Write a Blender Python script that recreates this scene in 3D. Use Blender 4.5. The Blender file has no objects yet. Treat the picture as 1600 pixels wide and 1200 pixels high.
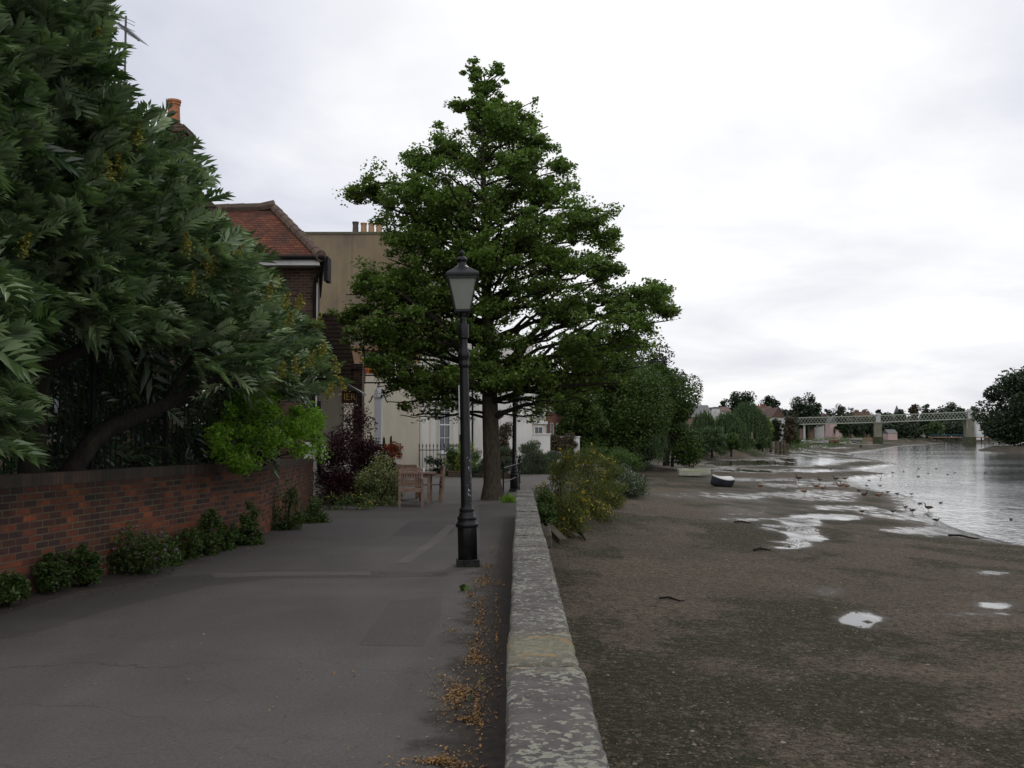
import bpy, bmesh, math, random
import numpy as np
from mathutils import Vector
PI = math.pi
R = math.radians
sc = bpy.context.scene
COL = sc.collection

# ------------------------------------------------------------------ camera
F = 1600.0
PITCH = math.atan(81 / 1600)
cam_d = bpy.data.cameras.new('camera')
cam = bpy.data.objects.new('camera', cam_d)
COL.objects.link(cam)
cam.location = (0, 0, 1.65)
cam.rotation_euler = (PI / 2 + PITCH, 0, 0)
cam_d.sensor_width = 36
cam_d.lens = 36
cam_d.clip_start = 0.05
cam_d.clip_end = 6000
sc.camera = cam

# ------------------------------------------------------------------ sky and sun
SUN_AZ, SUN_EL = R(20), R(38)      # azimuth clockwise from +Y
world = bpy.data.worlds.new('World')
sc.world = world
world.use_nodes = True
wt = world.node_tree
wt.nodes.clear()
def wn(t, **k):
    n = wt.nodes.new(t)
    for a, b in k.items(): setattr(n, a, b)
    return n
def wl(a, b): wt.links.new(a, b)
def wmath(op, a, b=None, c=None, clamp=False):
    n = wn('ShaderNodeMath', operation=op); n.use_clamp = clamp
    for i, v in enumerate((a, b, c)):
        if v is None: continue
        if isinstance(v, (int, float)): n.inputs[i].default_value = v
        else: wl(v, n.inputs[i])
    return n.outputs[0]
def wramp(fac, stops):
    n = wn('ShaderNodeValToRGB')
    el = n.color_ramp.elements
    while len(el) < len(stops): el.new(0.5)
    for e, (p, c) in zip(el, stops): e.position = p; e.color = (*c, 1)
    wl(fac, n.inputs[0]); return n.outputs[0]
sky = wn('ShaderNodeTexSky', sky_type='NISHITA', sun_disc=False, sun_elevation=SUN_EL, sun_rotation=SUN_AZ)
skybg = wn('ShaderNodeBackground'); skybg.inputs[1].default_value = 0.07
wl(sky.outputs[0], skybg.inputs[0])
tc = wn('ShaderNodeTexCoord')
sep = wn('ShaderNodeSeparateXYZ'); wl(tc.outputs['Generated'], sep.inputs[0])
den = wmath('ADD', wmath('MAXIMUM', sep.outputs[2], 0.0), 0.16)
comb = wn('ShaderNodeCombineXYZ')
wl(wmath('DIVIDE', sep.outputs[0], den), comb.inputs[0])
wl(wmath('DIVIDE', sep.outputs[1], den), comb.inputs[1])
cn = wn('ShaderNodeTexNoise'); wl(comb.outputs[0], cn.inputs['Vector'])
cn.inputs['Scale'].default_value = 0.9; cn.inputs['Detail'].default_value = 7; cn.inputs['Roughness'].default_value = 0.55
cn.inputs['Distortion'].default_value = 0.3
# brighter cloud towards the sun, plus a lobe added behind the camera
def lobe(az, el, k):
    d = (math.sin(az) * math.cos(el), math.cos(az) * math.cos(el), math.sin(el))
    v = wn('ShaderNodeVectorMath', operation='DOT_PRODUCT'); v.inputs[1].default_value = d
    wl(tc.outputs['Generated'], v.inputs[0])
    return wmath('POWER', wmath('MAXIMUM', v.outputs['Value'], 0.0), k)
lb = wmath('MULTIPLY', lobe(R(11), R(18), 14.0), 0.33)
lb2 = wmath('MULTIPLY', lobe(SUN_AZ, R(45), 2.5), 0.10)
mr = wn('ShaderNodeMapRange'); wl(cn.outputs['Fac'], mr.inputs['Value'])
mr.inputs['From Min'].default_value = 0.36; mr.inputs['From Max'].default_value = 0.66
mr.inputs['To Min'].default_value = 0.57; mr.inputs['To Max'].default_value = 0.87
lb_fill = wmath('MULTIPLY', lobe(R(175), R(38), 2.2), 0.62)  # added bright sky behind the camera, lights the walls facing it
bright = wmath('ADD', wmath('ADD', wmath('ADD', mr.outputs[0], lb), lb2), lb_fill)
tint = wramp(wmath('MULTIPLY', wmath('SUBTRACT', bright, 0.6), 2.2, clamp=True), [(0, (0.91, 0.955, 1.13)), (1, (1.0, 1.0, 1.005))])
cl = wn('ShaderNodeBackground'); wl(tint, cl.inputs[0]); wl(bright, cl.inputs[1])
ms = wn('ShaderNodeMixShader'); ms.inputs[0].default_value = 0.93
wl(skybg.outputs[0], ms.inputs[1]); wl(cl.outputs[0], ms.inputs[2])
wo = wn('ShaderNodeOutputWorld'); wl(ms.outputs[0], wo.inputs[0])

sun_d = bpy.data.lights.new('sun', 'SUN')
sun_d.energy = 0.55; sun_d.angle = R(16); sun_d.color = (1, 0.96, 0.9)
sun = bpy.data.objects.new('sun', sun_d); COL.objects.link(sun)
sd = Vector((math.sin(SUN_AZ) * math.cos(SUN_EL), math.cos(SUN_AZ) * math.cos(SUN_EL), math.sin(SUN_EL)))
sun.rotation_euler = sd.to_track_quat('Z', 'Y').to_euler()

sc.view_settings.view_transform = 'Standard'
sc.view_settings.look = 'None'
sc.view_settings.exposure = 0
sc.view_settings.gamma = 1
sc.view_settings.use_curve_mapping = False
sc.cycles.max_bounces = 5
sc.cycles.diffuse_bounces = 2
sc.cycles.transparent_max_bounces = 4
sc.cycles.caustics_reflective = False
sc.cycles.caustics_refractive = False

# ------------------------------------------------------------------ pixel helpers (photograph is 1600 x 1200)
cp, sp = math.cos(PITCH), math.sin(PITCH)
def ray(px, py):
    u, v = (px - 800) / F, (600 - py) / F
    return np.array([u, cp - v * sp, sp + v * cp])
def at(px, py, Y):
    r = ray(px, py); return np.array([0, 0, 1.65]) + r * (Y / r[1])
def onz(px, py, z=0.0):
    r = ray(px, py); t = (z - 1.65) / r[2]; return np.array([0, 0, 1.65]) + r * t
def X(px, Y): return at(px, 681, Y)[0]
def Z(py, Y): return at(800, py, Y)[2]

# ------------------------------------------------------------------ objects
def root_loc(o):
    v = Vector((0, 0, 0))
    while o is not None:
        v += o.location; o = o.parent
    return v
def tag(o, label=None, cat=None, group=None, kind=None):
    if label: o['label'] = label
    if cat: o['category'] = cat
    if group: o['group'] = group
    if kind: o['kind'] = kind
    return o
def thing(name, label, cat, loc=(0, 0, 0), group=None):
    o = bpy.data.objects.new(name, None); COL.objects.link(o)
    o.empty_display_size = 0.2
    o.location = [float(a) for a in loc]
    return tag(o, label, cat, group)
def copy_tree(o, parent=None):
    c = o.copy(); COL.objects.link(c); c.parent = parent
    for ch in list(o.children): copy_tree(ch, c)
    return c
def link_mesh(name, me, m, parent=None):
    o = bpy.data.objects.new(name, me); COL.objects.link(o)
    if m is not None: me.materials.append(m)
    if parent is not None: o.parent = parent
    return o
def set_smooth(me, on=True):
    me.polygons.foreach_set('use_smooth', np.full(len(me.polygons), on))
def tri_mesh(name, V, Fc, m, parent=None, attr=None, smooth=False):
    """fast mesh from arrays, uniform face size"""
    V = np.asarray(V, dtype=np.float64); Fc = np.asarray(Fc, dtype=np.int32)
    if parent is not None: V = V - np.array(root_loc(parent))
    me = bpy.data.meshes.new(name)
    k = Fc.shape[1]
    me.vertices.add(len(V)); me.vertices.foreach_set('co', V.astype(np.float32).ravel())
    me.loops.add(Fc.size); me.loops.foreach_set('vertex_index', Fc.ravel())
    me.polygons.add(len(Fc)); me.polygons.foreach_set('loop_start', np.arange(0, Fc.size, k, dtype=np.int32))
    if attr is not None:
        for an, (dom, arr) in attr.items():
            a = me.attributes.new(an, 'FLOAT', dom); a.data.foreach_set('value', np.asarray(arr, dtype=np.float32))
    me.update(calc_edges=True)
    if smooth: set_smooth(me)
    return link_mesh(name, me, m, parent)

class MB:
    def __init__(s): s.v = []; s.f = []
    def add(s, vs, fs):
        o = len(s.v); s.v += [tuple(map(float, a)) for a in vs]; s.f += [tuple(o + i for i in f) for f in fs]
        return s
    def box(s, c, d, rz=0.0):
        hx, hy, hz = d[0] / 2, d[1] / 2, d[2] / 2
        ca, sa = math.cos(rz), math.sin(rz)
        vs = []
        for z in (-hz, hz):
            for x, y in ((-hx, -hy), (hx, -hy), (hx, hy), (-hx, hy)):
                vs.append((c[0] + x * ca - y * sa, c[1] + x * sa + y * ca, c[2] + z))
        return s.add(vs, [(3, 2, 1, 0), (4, 5, 6, 7), (0, 1, 5, 4), (1, 2, 6, 5), (2, 3, 7, 6), (3, 0, 4, 7)])
    def bar(s, p, q, w, h=None):
        """box bar between two points"""
        h = h or w
        p, q = Vector(p), Vector(q); d = (q - p).normalized()
        up = Vector((0, 0, 1)) if abs(d.z) < 0.95 else Vector((0, 1, 0))
        a = d.cross(up).normalized() * w / 2; b = a.cross(d).normalized() * h / 2
        vs = [p - a - b, p + a - b, p + a + b, p - a + b, q - a - b, q + a - b, q + a + b, q - a + b]
        return s.add(vs, [(3, 2, 1, 0), (4, 5, 6, 7), (0, 1, 5, 4), (1, 2, 6, 5), (2, 3, 7, 6), (3, 0, 4, 7)])
    def tube(s, pts, rad, n=8, cap=True):
        pts = [Vector(p) for p in pts]
        if isinstance(rad, (int, float)): rad = [rad] * len(pts)
        vs = []; prev = None
        for i, p in enumerate(pts):
            d = (pts[min(i + 1, len(pts) - 1)] - pts[max(i - 1, 0)]).normalized()
            if prev is None:
                a = d.cross(Vector((0, 0, 1)))
                if a.length < 0.1: a = d.cross(Vector((0, 1, 0)))
            else: a = prev - d * prev.dot(d)
            a.normalize(); prev = a; b = d.cross(a)
            r = rad[i]; ra, rb = r if isinstance(r, tuple) else (r, r)
            for k in range(n):
                t = 2 * PI * k / n; vs.append(p + a * math.cos(t) * ra + b * math.sin(t) * rb)
        fs = [(i * n + k, i * n + (k + 1) % n, (i + 1) * n + (k + 1) % n, (i + 1) * n + k) for i in range(len(pts) - 1) for k in range(n)]
        if cap: fs += [tuple(range(n - 1, -1, -1)), tuple((len(pts) - 1) * n + k for k in range(n))]
        return s.add(vs, fs)
    def lathe(s, prof, c=(0, 0, 0), n=16, flute=0.0):
        vs = []
        for r, z in prof:
            for k in range(n):
                t = 2 * PI * (k + .5) / n; rr = r * (1 - (flute if k % 2 else 0))
                vs.append((c[0] + rr * math.cos(t), c[1] + rr * math.sin(t), c[2] + z))
        m = len(prof)
        fs = [(i * n + k, i * n + (k + 1) % n, (i + 1) * n + (k + 1) % n, (i + 1) * n + k) for i in range(m - 1) for k in range(n)]
        fs += [tuple(range(n - 1, -1, -1)), tuple((m - 1) * n + k for k in range(n))]
        return s.add(vs, fs)
    def prism(s, pts, off):
        """planar polygon extruded by vector off"""
        n = len(pts); o = Vector(off)
        vs = [Vector(p) for p in pts] + [Vector(p) + o for p in pts]
        return s.add(vs, [tuple(range(n - 1, -1, -1)), tuple(range(n, 2 * n))] + [(k, (k + 1) % n, n + (k + 1) % n, n + k) for k in range(n)])
    def build(s, name, m, parent=None, smooth=False, bevel=0.0, uv=True):
        me = bpy.data.meshes.new(name)
        off = np.array(root_loc(parent)) if parent is not None else np.zeros(3)
        V = np.array(s.v) - off
        me.from_pydata([tuple(v) for v in V], [], s.f)
        bm = bmesh.new(); bm.from_mesh(me)
        bmesh.ops.recalc_face_normals(bm, faces=bm.faces)
        if bevel: bmesh.ops.bevel(bm, geom=list(bm.edges), offset=bevel, segments=1, affect='EDGES', clamp_overlap=True)
        if uv:
            ul = bm.loops.layers.uv.new('UVMap'); bm.normal_update()
            ov = Vector(off)
            for f in bm.faces:
                nn = f.normal
                t = Vector((0, 0, 1)).cross(nn)
                t = Vector((1, 0, 0)) if t.length < 0.05 else t.normalized()
                b = nn.cross(t)
                if b.z < 0: b = -b
                for l in f.loops:
                    p = l.vert.co + ov; l[ul].uv = (p.dot(t), p.dot(b))
        bm.to_mesh(me); bm.free()
        if smooth:
            set_smooth(me)
            try: me.set_sharp_from_angle(angle=R(40))
            except Exception: pass
        return link_mesh(name, me, m, parent)

# ------------------------------------------------------------------ materials
class NT:
    def __init__(s, name):
        s.m = bpy.data.materials.new(name); s.m.use_nodes = True
        s.t = s.m.node_tree; s.t.nodes.clear()
        s.out = s.t.nodes.new('ShaderNodeOutputMaterial')
        s.b = s.t.nodes.new('ShaderNodeBsdfPrincipled')
        s.t.links.new(s.b.outputs[0], s.out.inputs[0])
    def n(s, t, **k):
        x = s.t.nodes.new(t)
        for a, b in k.items(): setattr(x, a, b)
        return x
    def l(s, a, b): s.t.links.new(a, b)
    def put(s, v, sock):
        if isinstance(v, (int, float)): sock.default_value = v
        elif isinstance(v, (tuple, list)): sock.default_value = (*v, 1) if len(v) == 3 and len(sock.default_value) == 4 else v
        else: s.l(v, sock)
    def math(s, op, a, b=None, clamp=False):
        x = s.n('ShaderNodeMath', operation=op); x.use_clamp = clamp
        s.put(a, x.inputs[0])
        if b is not None: s.put(b, x.inputs[1])
        return x.outputs[0]
    def coord(s, which='Object', scale=(1, 1, 1)):
        c = s.n('ShaderNodeTexCoord'); mp = s.n('ShaderNodeMapping'); mp.inputs['Scale'].default_value = scale
        s.l(c.outputs[which], mp.inputs[0]); return mp.outputs[0]
    def pos(s, scale=(1, 1, 1)):
        c = s.n('ShaderNodeNewGeometry'); mp = s.n('ShaderNodeMapping'); mp.inputs['Scale'].default_value = scale
        s.l(c.outputs['Position'], mp.inputs[0]); return mp.outputs[0]
    def noise(s, vec, scale, detail=4, rough=0.55, dist=0.0):
        x = s.n('ShaderNodeTexNoise'); s.l(vec, x.inputs['Vector'])
        x.inputs['Scale'].default_value = scale; x.inputs['Detail'].default_value = detail
        x.inputs['Roughness'].default_value = rough; x.inputs['Distortion'].default_value = dist
        return x.outputs['Fac']
    def voro(s, vec, scale, feature='F1', out='Distance', rnd=1.0):
        x = s.n('ShaderNodeTexVoronoi', feature=feature); s.l(vec, x.inputs['Vector'])
        x.inputs['Scale'].default_value = scale; x.inputs['Randomness'].default_value = rnd
        return x.outputs[out]
    def ramp(s, fac, stops, interp='LINEAR'):
        x = s.n('ShaderNodeValToRGB'); x.color_ramp.interpolation = interp
        el = x.color_ramp.elements
        while len(el) < len(stops): el.new(0.5)
        for e, (p, c) in zip(el, stops):
            e.position = p; e.color = (c, c, c, 1) if isinstance(c, (int, float)) else (*c, 1)
        s.put(fac, x.inputs[0]); return x.outputs[0]
    def mix(s, fac, a, b, mode='MIX'):
        x = s.n('ShaderNodeMix', data_type='RGBA', blend_type=mode)
        s.put(fac, x.inputs[0]); s.put(a, x.inputs[6]); s.put(b, x.inputs[7]); return x.outputs[2]
    def attr(s, name):
        x = s.n('ShaderNodeAttribute'); x.attribute_name = name; return x.outputs['Fac']
    def bump(s, h, strength=0.5, dist=0.02):
        x = s.n('ShaderNodeBump'); x.inputs['Strength'].default_value = strength; x.inputs['Distance'].default_value = dist
        s.l(h, x.inputs['Height']); s.l(x.outputs[0], s.b.inputs['Normal']); return x
    def done(s, color=None, rough=None, spec=None, metal=None):
        if color is not None: s.put(color, s.b.inputs['Base Color'])
        if rough is not None: s.put(rough, s.b.inputs['Roughness'])
        if spec is not None: s.put(spec, s.b.inputs['Specular IOR Level'])
        if metal is not None: s.put(metal, s.b.inputs['Metallic'])
        return s.m

def mul(c, k): return tuple(a * k for a in c)

def leaf_mat(name, dark, light, under=None, trans=0.25, rough=0.5, spec=0.3):
    n = NT(name)
    v = n.attr('v')
    big = n.noise(n.pos(), 0.9, 3)
    f = n.math('ADD', n.math('MULTIPLY', v, 0.7), n.math('MULTIPLY', big, 0.45))
    c = n.ramp(f, [(0.2, dark), (0.85, light)])
    if under is not None:
        g = n.n('ShaderNodeNewGeometry'); c = n.mix(g.outputs['Backfacing'], c, under)
    n.done(c, rough, spec)
    tr = n.n('ShaderNodeBsdfTranslucent')
    n.l(n.mix(1.0, c, (1.0, 1.25, 0.45), 'MULTIPLY'), tr.inputs[0])
    mx = n.n('ShaderNodeMixShader'); mx.inputs[0].default_value = trans
    n.l(n.b.outputs[0], mx.inputs[1]); n.l(tr.outputs[0], mx.inputs[2]); n.l(mx.outputs[0], n.out.inputs[0])
    return n.m

def plain(name, c, rough=0.6, var=0.15, scale=3.0, spec=0.4, bump=0.0, metal=0.0, grime=None):
    n = NT(name); p = n.pos()
    f = n.noise(p, scale, 5)
    col = n.ramp(f, [(0.3, mul(c, 1 - var)), (0.7, mul(c, 1 + var))])
    if grime is not None:
        g = n.ramp(n.noise(n.pos((1, 1, 0.25)), 1.3, 6, 0.65), [(0.45, 0.0), (0.75, 1.0)])
        col = n.mix(g, col, grime)
    if bump: n.bump(n.noise(p, 60, 4), bump, 0.01)
    return n.done(col, rough, spec, metal)

def brick_mat(name, ramp, mortar, bw=0.225, rh=0.075, ms=0.009, stain=None, rough=0.9):
    n = NT(name)
    uv = n.coord('UV')
    b = n.n('ShaderNodeTexBrick'); n.l(uv, b.inputs['Vector'])
    b.inputs['Color1'].default_value = (0, 0, 0, 1); b.inputs['Color2'].default_value = (1, 1, 1, 1); b.inputs['Mortar'].default_value = (0.5, 0.5, 0.5, 1)
    b.inputs['Scale'].default_value = 1; b.inputs['Brick Width'].default_value = bw; b.inputs['Row Height'].default_value = rh
    b.inputs['Mortar Size'].default_value = ms; b.inputs['Mortar Smooth'].default_value = 0.3; b.inputs['Bias'].default_value = 0
    c = n.ramp(b.outputs['Color'], ramp)
    f1 = n.noise(uv, 25, 5)
    c = n.mix(n.ramp(f1, [(0.35, 0.0), (0.7, 0.5)]), c, n.mix(1.0, c, (0.45, 0.45, 0.47), 'MULTIPLY'))
    if stain is not None:
        s_ = n.ramp(n.noise(uv, 1.1, 6, 0.65), [(0.42, 0.0), (0.68, 0.9)])
        c = n.mix(s_, c, stain)
    c = n.mix(n.math('MULTIPLY', b.outputs['Fac'], n.ramp(n.noise(uv, 2.2, 5, .7), [(0.35, 0.35), (0.6, 1.0)])), c, n.mix(n.noise(uv, 3, 4), mul(mortar, 0.5), mortar))
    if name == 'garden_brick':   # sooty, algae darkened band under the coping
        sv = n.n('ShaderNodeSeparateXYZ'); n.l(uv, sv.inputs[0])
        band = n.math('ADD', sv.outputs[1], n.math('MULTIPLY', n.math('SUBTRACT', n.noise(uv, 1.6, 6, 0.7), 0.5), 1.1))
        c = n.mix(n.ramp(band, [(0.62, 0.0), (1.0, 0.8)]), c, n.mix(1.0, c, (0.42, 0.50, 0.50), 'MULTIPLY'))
    h = n.math('SUBTRACT', n.math('MULTIPLY', f1, 0.3), b.outputs['Fac'])
    n.bump(h, 0.7, 0.01)
    return n.done(c, rough, 0.2)

M = {}
# asphalt
def asphalt(name, k=1.0, dirt=True):
    n = NT(name); p = n.pos()
    f = n.noise(p, 0.35, 6, 0.6); g = n.noise(p, 90, 3, 0.8); big = n.noise(n.pos((1, .35, 1)), 0.8, 4, .6, .8)
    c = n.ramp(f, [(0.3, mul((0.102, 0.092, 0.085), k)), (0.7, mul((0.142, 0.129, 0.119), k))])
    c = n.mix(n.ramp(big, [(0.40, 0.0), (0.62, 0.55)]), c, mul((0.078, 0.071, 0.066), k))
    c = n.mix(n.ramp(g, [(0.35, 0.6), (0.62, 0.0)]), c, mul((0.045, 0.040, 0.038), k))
    c = n.mix(n.ramp(n.voro(p, 55, out='Color'), [(0.93, 0.0), (0.97, 0.5)]), c, (0.22, 0.21, 0.2))
    # wandering cracks
    nn = n.n('ShaderNodeTexNoise'); nn.inputs['Scale'].default_value = 1.6; nn.inputs['Detail'].default_value = 5; n.l(p, nn.inputs['Vector'])
    vm = n.n('ShaderNodeVectorMath', operation='MULTIPLY_ADD'); n.l(nn.outputs['Color'], vm.inputs[0]); vm.inputs[1].default_value = (0.9, 0.9, 0); n.l(n.pos((0.45, 0.9, 0)), vm.inputs[2])
    e = n.voro(vm.outputs[0], 0.55, 'DISTANCE_TO_EDGE')
    crack = n.math('MULTIPLY', n.ramp(e, [(0.0, 1.0), (0.0045, 0.0)]), n.ramp(n.noise(p, 0.5, 3), [(0.45, 0.0), (0.6, 0.55)]))
    c = n.mix(crack, c, mul((0.022, 0.02, 0.02), k))
    c = n.mix(n.ramp(n.noise(p, 38, 4, 0.8), [(0.40, 0.5), (0.56, 0.0)]), c, mul((0.052, 0.047, 0.044), k))
    c = n.mix(n.ramp(n.noise(p, 30, 4, 0.8), [(0.56, 0.0), (0.70, 0.35)]), c, mul((0.19, 0.18, 0.17), k))
    c = n.mix(n.ramp(n.noise(n.pos((1, 2.2, 1)), 0.28, 4, .6), [(0.5, 0.0), (0.75, 0.3)]), c, mul((0.15, 0.14, 0.132), k))
    if dirt:
        sx = n.n('ShaderNodeSeparateXYZ'); n.l(p, sx.inputs[0])
        edge = n.math('ADD', n.math('MULTIPLY', n.math('ADD', sx.outputs[0], 0.50), 2.6), n.math('MULTIPLY', n.math('SUBTRACT', n.noise(p, 2.2, 7, 0.7), 0.5), 2.6))
        mask = n.math('MULTIPLY', n.ramp(edge, [(0.0, 0.0), (0.35, 0.85)]), n.ramp(n.math('MULTIPLY', sx.outputs[1], 0.03), [(0.3, 1.0), (0.75, 0.25)]))
        dc = n.ramp(n.noise(p, 14, 6, 0.7), [(0.35, (0.016, 0.013, 0.011)), (0.7, (0.055, 0.042, 0.032))])
        c = n.mix(mask, c, dc)
        # grit along the garden wall
        e2 = n.math('ADD', n.math('MULTIPLY', n.math('SUBTRACT', -3.95, sx.outputs[0]), 2.0), n.math('MULTIPLY', n.math('SUBTRACT', n.noise(p, 1.6, 7, 0.7), 0.5), 2.4))
        c = n.mix(n.ramp(e2, [(0.1, 0.0), (0.6, 0.75)]), c, (0.040, 0.032, 0.026))
    n.bump(n.math('ADD', g, n.math('MULTIPLY', crack, -1.0)), 0.35, 0.006)
    return n.done(c, 0.85, 0.25)
M['asphalt'] = asphalt('asphalt')
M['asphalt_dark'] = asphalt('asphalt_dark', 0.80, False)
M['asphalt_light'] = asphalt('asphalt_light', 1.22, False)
# brickwork
M['garden_brick'] = brick_mat('garden_brick', [(0.0, (0.075, 0.046, 0.041)), (0.3, (0.100, 0.050, 0.040)), (0.55, (0.165, 0.060, 0.040)), (0.85, (0.23, 0.075, 0.042)), (1.0, (0.36, 0.105, 0.045))], (0.20, 0.17, 0.105), stain=(0.045, 0.033, 0.029))
M['coping_brick'] = brick_mat('coping_brick', [(0.0, (0.055, 0.042, 0.036)), (1.0, (0.115, 0.072, 0.052))], (0.07, 0.062, 0.05), bw=0.075, rh=0.225, stain=(0.03, 0.032, 0.022))
M['stock_brick'] = brick_mat('stock_brick', [(0.0, (0.06, 0.04, 0.028)), (0.5, (0.11, 0.075, 0.05)), (1.0, (0.16, 0.10, 0.06))], (0.19, 0.165, 0.11), stain=(0.06, 0.05, 0.04))
M['dark_brick'] = brick_mat('dark_brick', [(0.0, (0.05, 0.035, 0.03)), (0.6, (0.10, 0.06, 0.045)), (1.0, (0.15, 0.09, 0.06))], (0.20, 0.17, 0.13))
M['red_brick'] = brick_mat('red_brick', [(0.0, (0.18, 0.07, 0.045)), (1.0, (0.33, 0.13, 0.08))], (0.3, 0.25, 0.2))
# clay roof tiles
def tiles(name, lo, hi, moss=(0.05, 0.05, 0.035)):
    n = NT(name); uv = n.coord('UV')
    b = n.n('ShaderNodeTexBrick'); n.l(uv, b.inputs['Vector'])
    b.inputs['Color1'].default_value = (0, 0, 0, 1); b.inputs['Color2'].default_value = (1, 1, 1, 1)
    for k_, v_ in (('Scale', 1), ('Brick Width', 0.165), ('Row Height', 0.125), ('Mortar Size', 0.006), ('Mortar Smooth', 0.1)): b.inputs[k_].default_value = v_
    c = n.ramp(b.outputs['Color'], [(0, lo), (1, hi)])
    c = n.mix(n.ramp(n.noise(uv, 1.6, 6, 0.7), [(0.42, 0.0), (0.62, 0.85)]), c, moss)
    sv = n.n('ShaderNodeSeparateXYZ'); n.l(uv, sv.inputs[0])
    row = n.math('FRACT', n.math('MULTIPLY', sv.outputs[1], 8.0))
    c = n.mix(n.ramp(row, [(0.0, 0.95), (0.3, 0.0)]), c, mul(lo, 0.15))
    c = n.mix(n.math('MULTIPLY', b.outputs['Fac'], 0.8), c, mul(lo, 0.3))
    n.bump(n.math('SUBTRACT', n.math('MULTIPLY', row, -1.0), b.outputs['Fac']), 0.8, 0.02)
    return n.done(c, 0.85, 0.2)
M['tiles'] = tiles('roof_tiles', (0.12, 0.042, 0.026), (0.24, 0.085, 0.045), (0.055, 0.035, 0.028))
M['tiles_dark'] = tiles('roof_tiles_dark', (0.05, 0.032, 0.026), (0.10, 0.06, 0.045))
M['ridge'] = plain('ridge_tile_clay', (0.13, 0.085, 0.065), 0.9, 0.35, 8, grime=(0.07, 0.065, 0.05))
# rendered walls
def render_mat(name, lo, hi, st):
    n = NT(name); p = n.pos()
    c = n.ramp(n.noise(p, 0.5, 6, 0.6), [(0.35, lo), (0.65, hi)])
    s1 = n.ramp(n.noise(n.pos((1, 1, 0.45)), 0.55, 7, 0.62, 0.4), [(0.46, 0.0), (0.60, 0.8)])
    c = n.mix(s1, c, st)
    c = n.mix(n.ramp(n.noise(n.pos((3, 3, 0.12)), 1.2, 4), [(0.5, 0.0), (0.7, 0.35)]), c, mul(st, 0.7))
    n.bump(n.noise(p, 25, 4), 0.15, 0.01)
    return n.done(c, 0.9, 0.2)
M['tan_render'] = render_mat('tan_render', (0.20, 0.155, 0.10), (0.25, 0.20, 0.13), (0.135, 0.11, 0.095))
M['brown_render'] = render_mat('brown_render', (0.27, 0.16, 0.09), (0.31, 0.19, 0.11), (0.22, 0.14, 0.09))
M['cream'] = plain('cream_stucco', (0.56, 0.51, 0.42), 0.85, 0.04, 0.8, grime=(0.45, 0.41, 0.34))
M['white_wall'] = plain('white_stucco', (0.74, 0.72, 0.70), 0.85, 0.04, 0.8, grime=(0.60, 0.58, 0.55))
M['white_paint'] = plain('white_paint', (0.72, 0.72, 0.72), 0.5, 0.05, 3, grime=(0.5, 0.5, 0.48))
M['grey_post'] = plain('grey_white_post_paint', (0.50, 0.50, 0.53), 0.5, 0.05, 3)
M['black_iron'] = plain('black_iron', (0.012, 0.012, 0.014), 0.6, 0.3, 6, 0.25)
M['black_plastic'] = plain('black_pipe', (0.012, 0.012, 0.013), 0.7, 0.1, 6, 0.15)
M['glass'] = plain('window_glass', (0.03, 0.035, 0.04), 0.08, 0.3, 1.5, 0.7)
M['terracotta'] = plain('terracotta', (0.42, 0.17, 0.085), 0.85, 0.2, 6)
M['buff_pot'] = plain('buff_chimney_pot', (0.40, 0.25, 0.13), 0.85, 0.15, 5)
M['dark_pot'] = plain('sooty_pot', (0.10, 0.075, 0.06), 0.85, 0.2, 5)
M['mossy_cement'] = plain('mossy_cement', (0.10, 0.095, 0.065), 0.9, 0.3, 8)
M['aluminium'] = plain('dull_aluminium', (0.09, 0.09, 0.095), 0.5, 0.1, 4)
M['bark'] = None
def bark(name, lo, hi):
    n = NT(name); p = n.pos((1, 1, 0.22))
    f = n.noise(p, 22, 6, 0.65)
    c = n.ramp(f, [(0.32, lo), (0.7, hi)])
    c = n.mix(n.ramp(n.noise(n.pos(), 2.5, 4), [(0.5, 0.0), (0.7, 0.5)]), c, (0.05, 0.055, 0.035))
    n.bump(f, 0.9, 0.03)
    return n.done(c, 0.95, 0.15)
M['bark'] = bark('bark', (0.035, 0.028, 0.021), (0.095, 0.080, 0.060))
M['bark_dark'] = bark('bark_dark', (0.012, 0.010, 0.008), (0.034, 0.028, 0.022))
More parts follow.
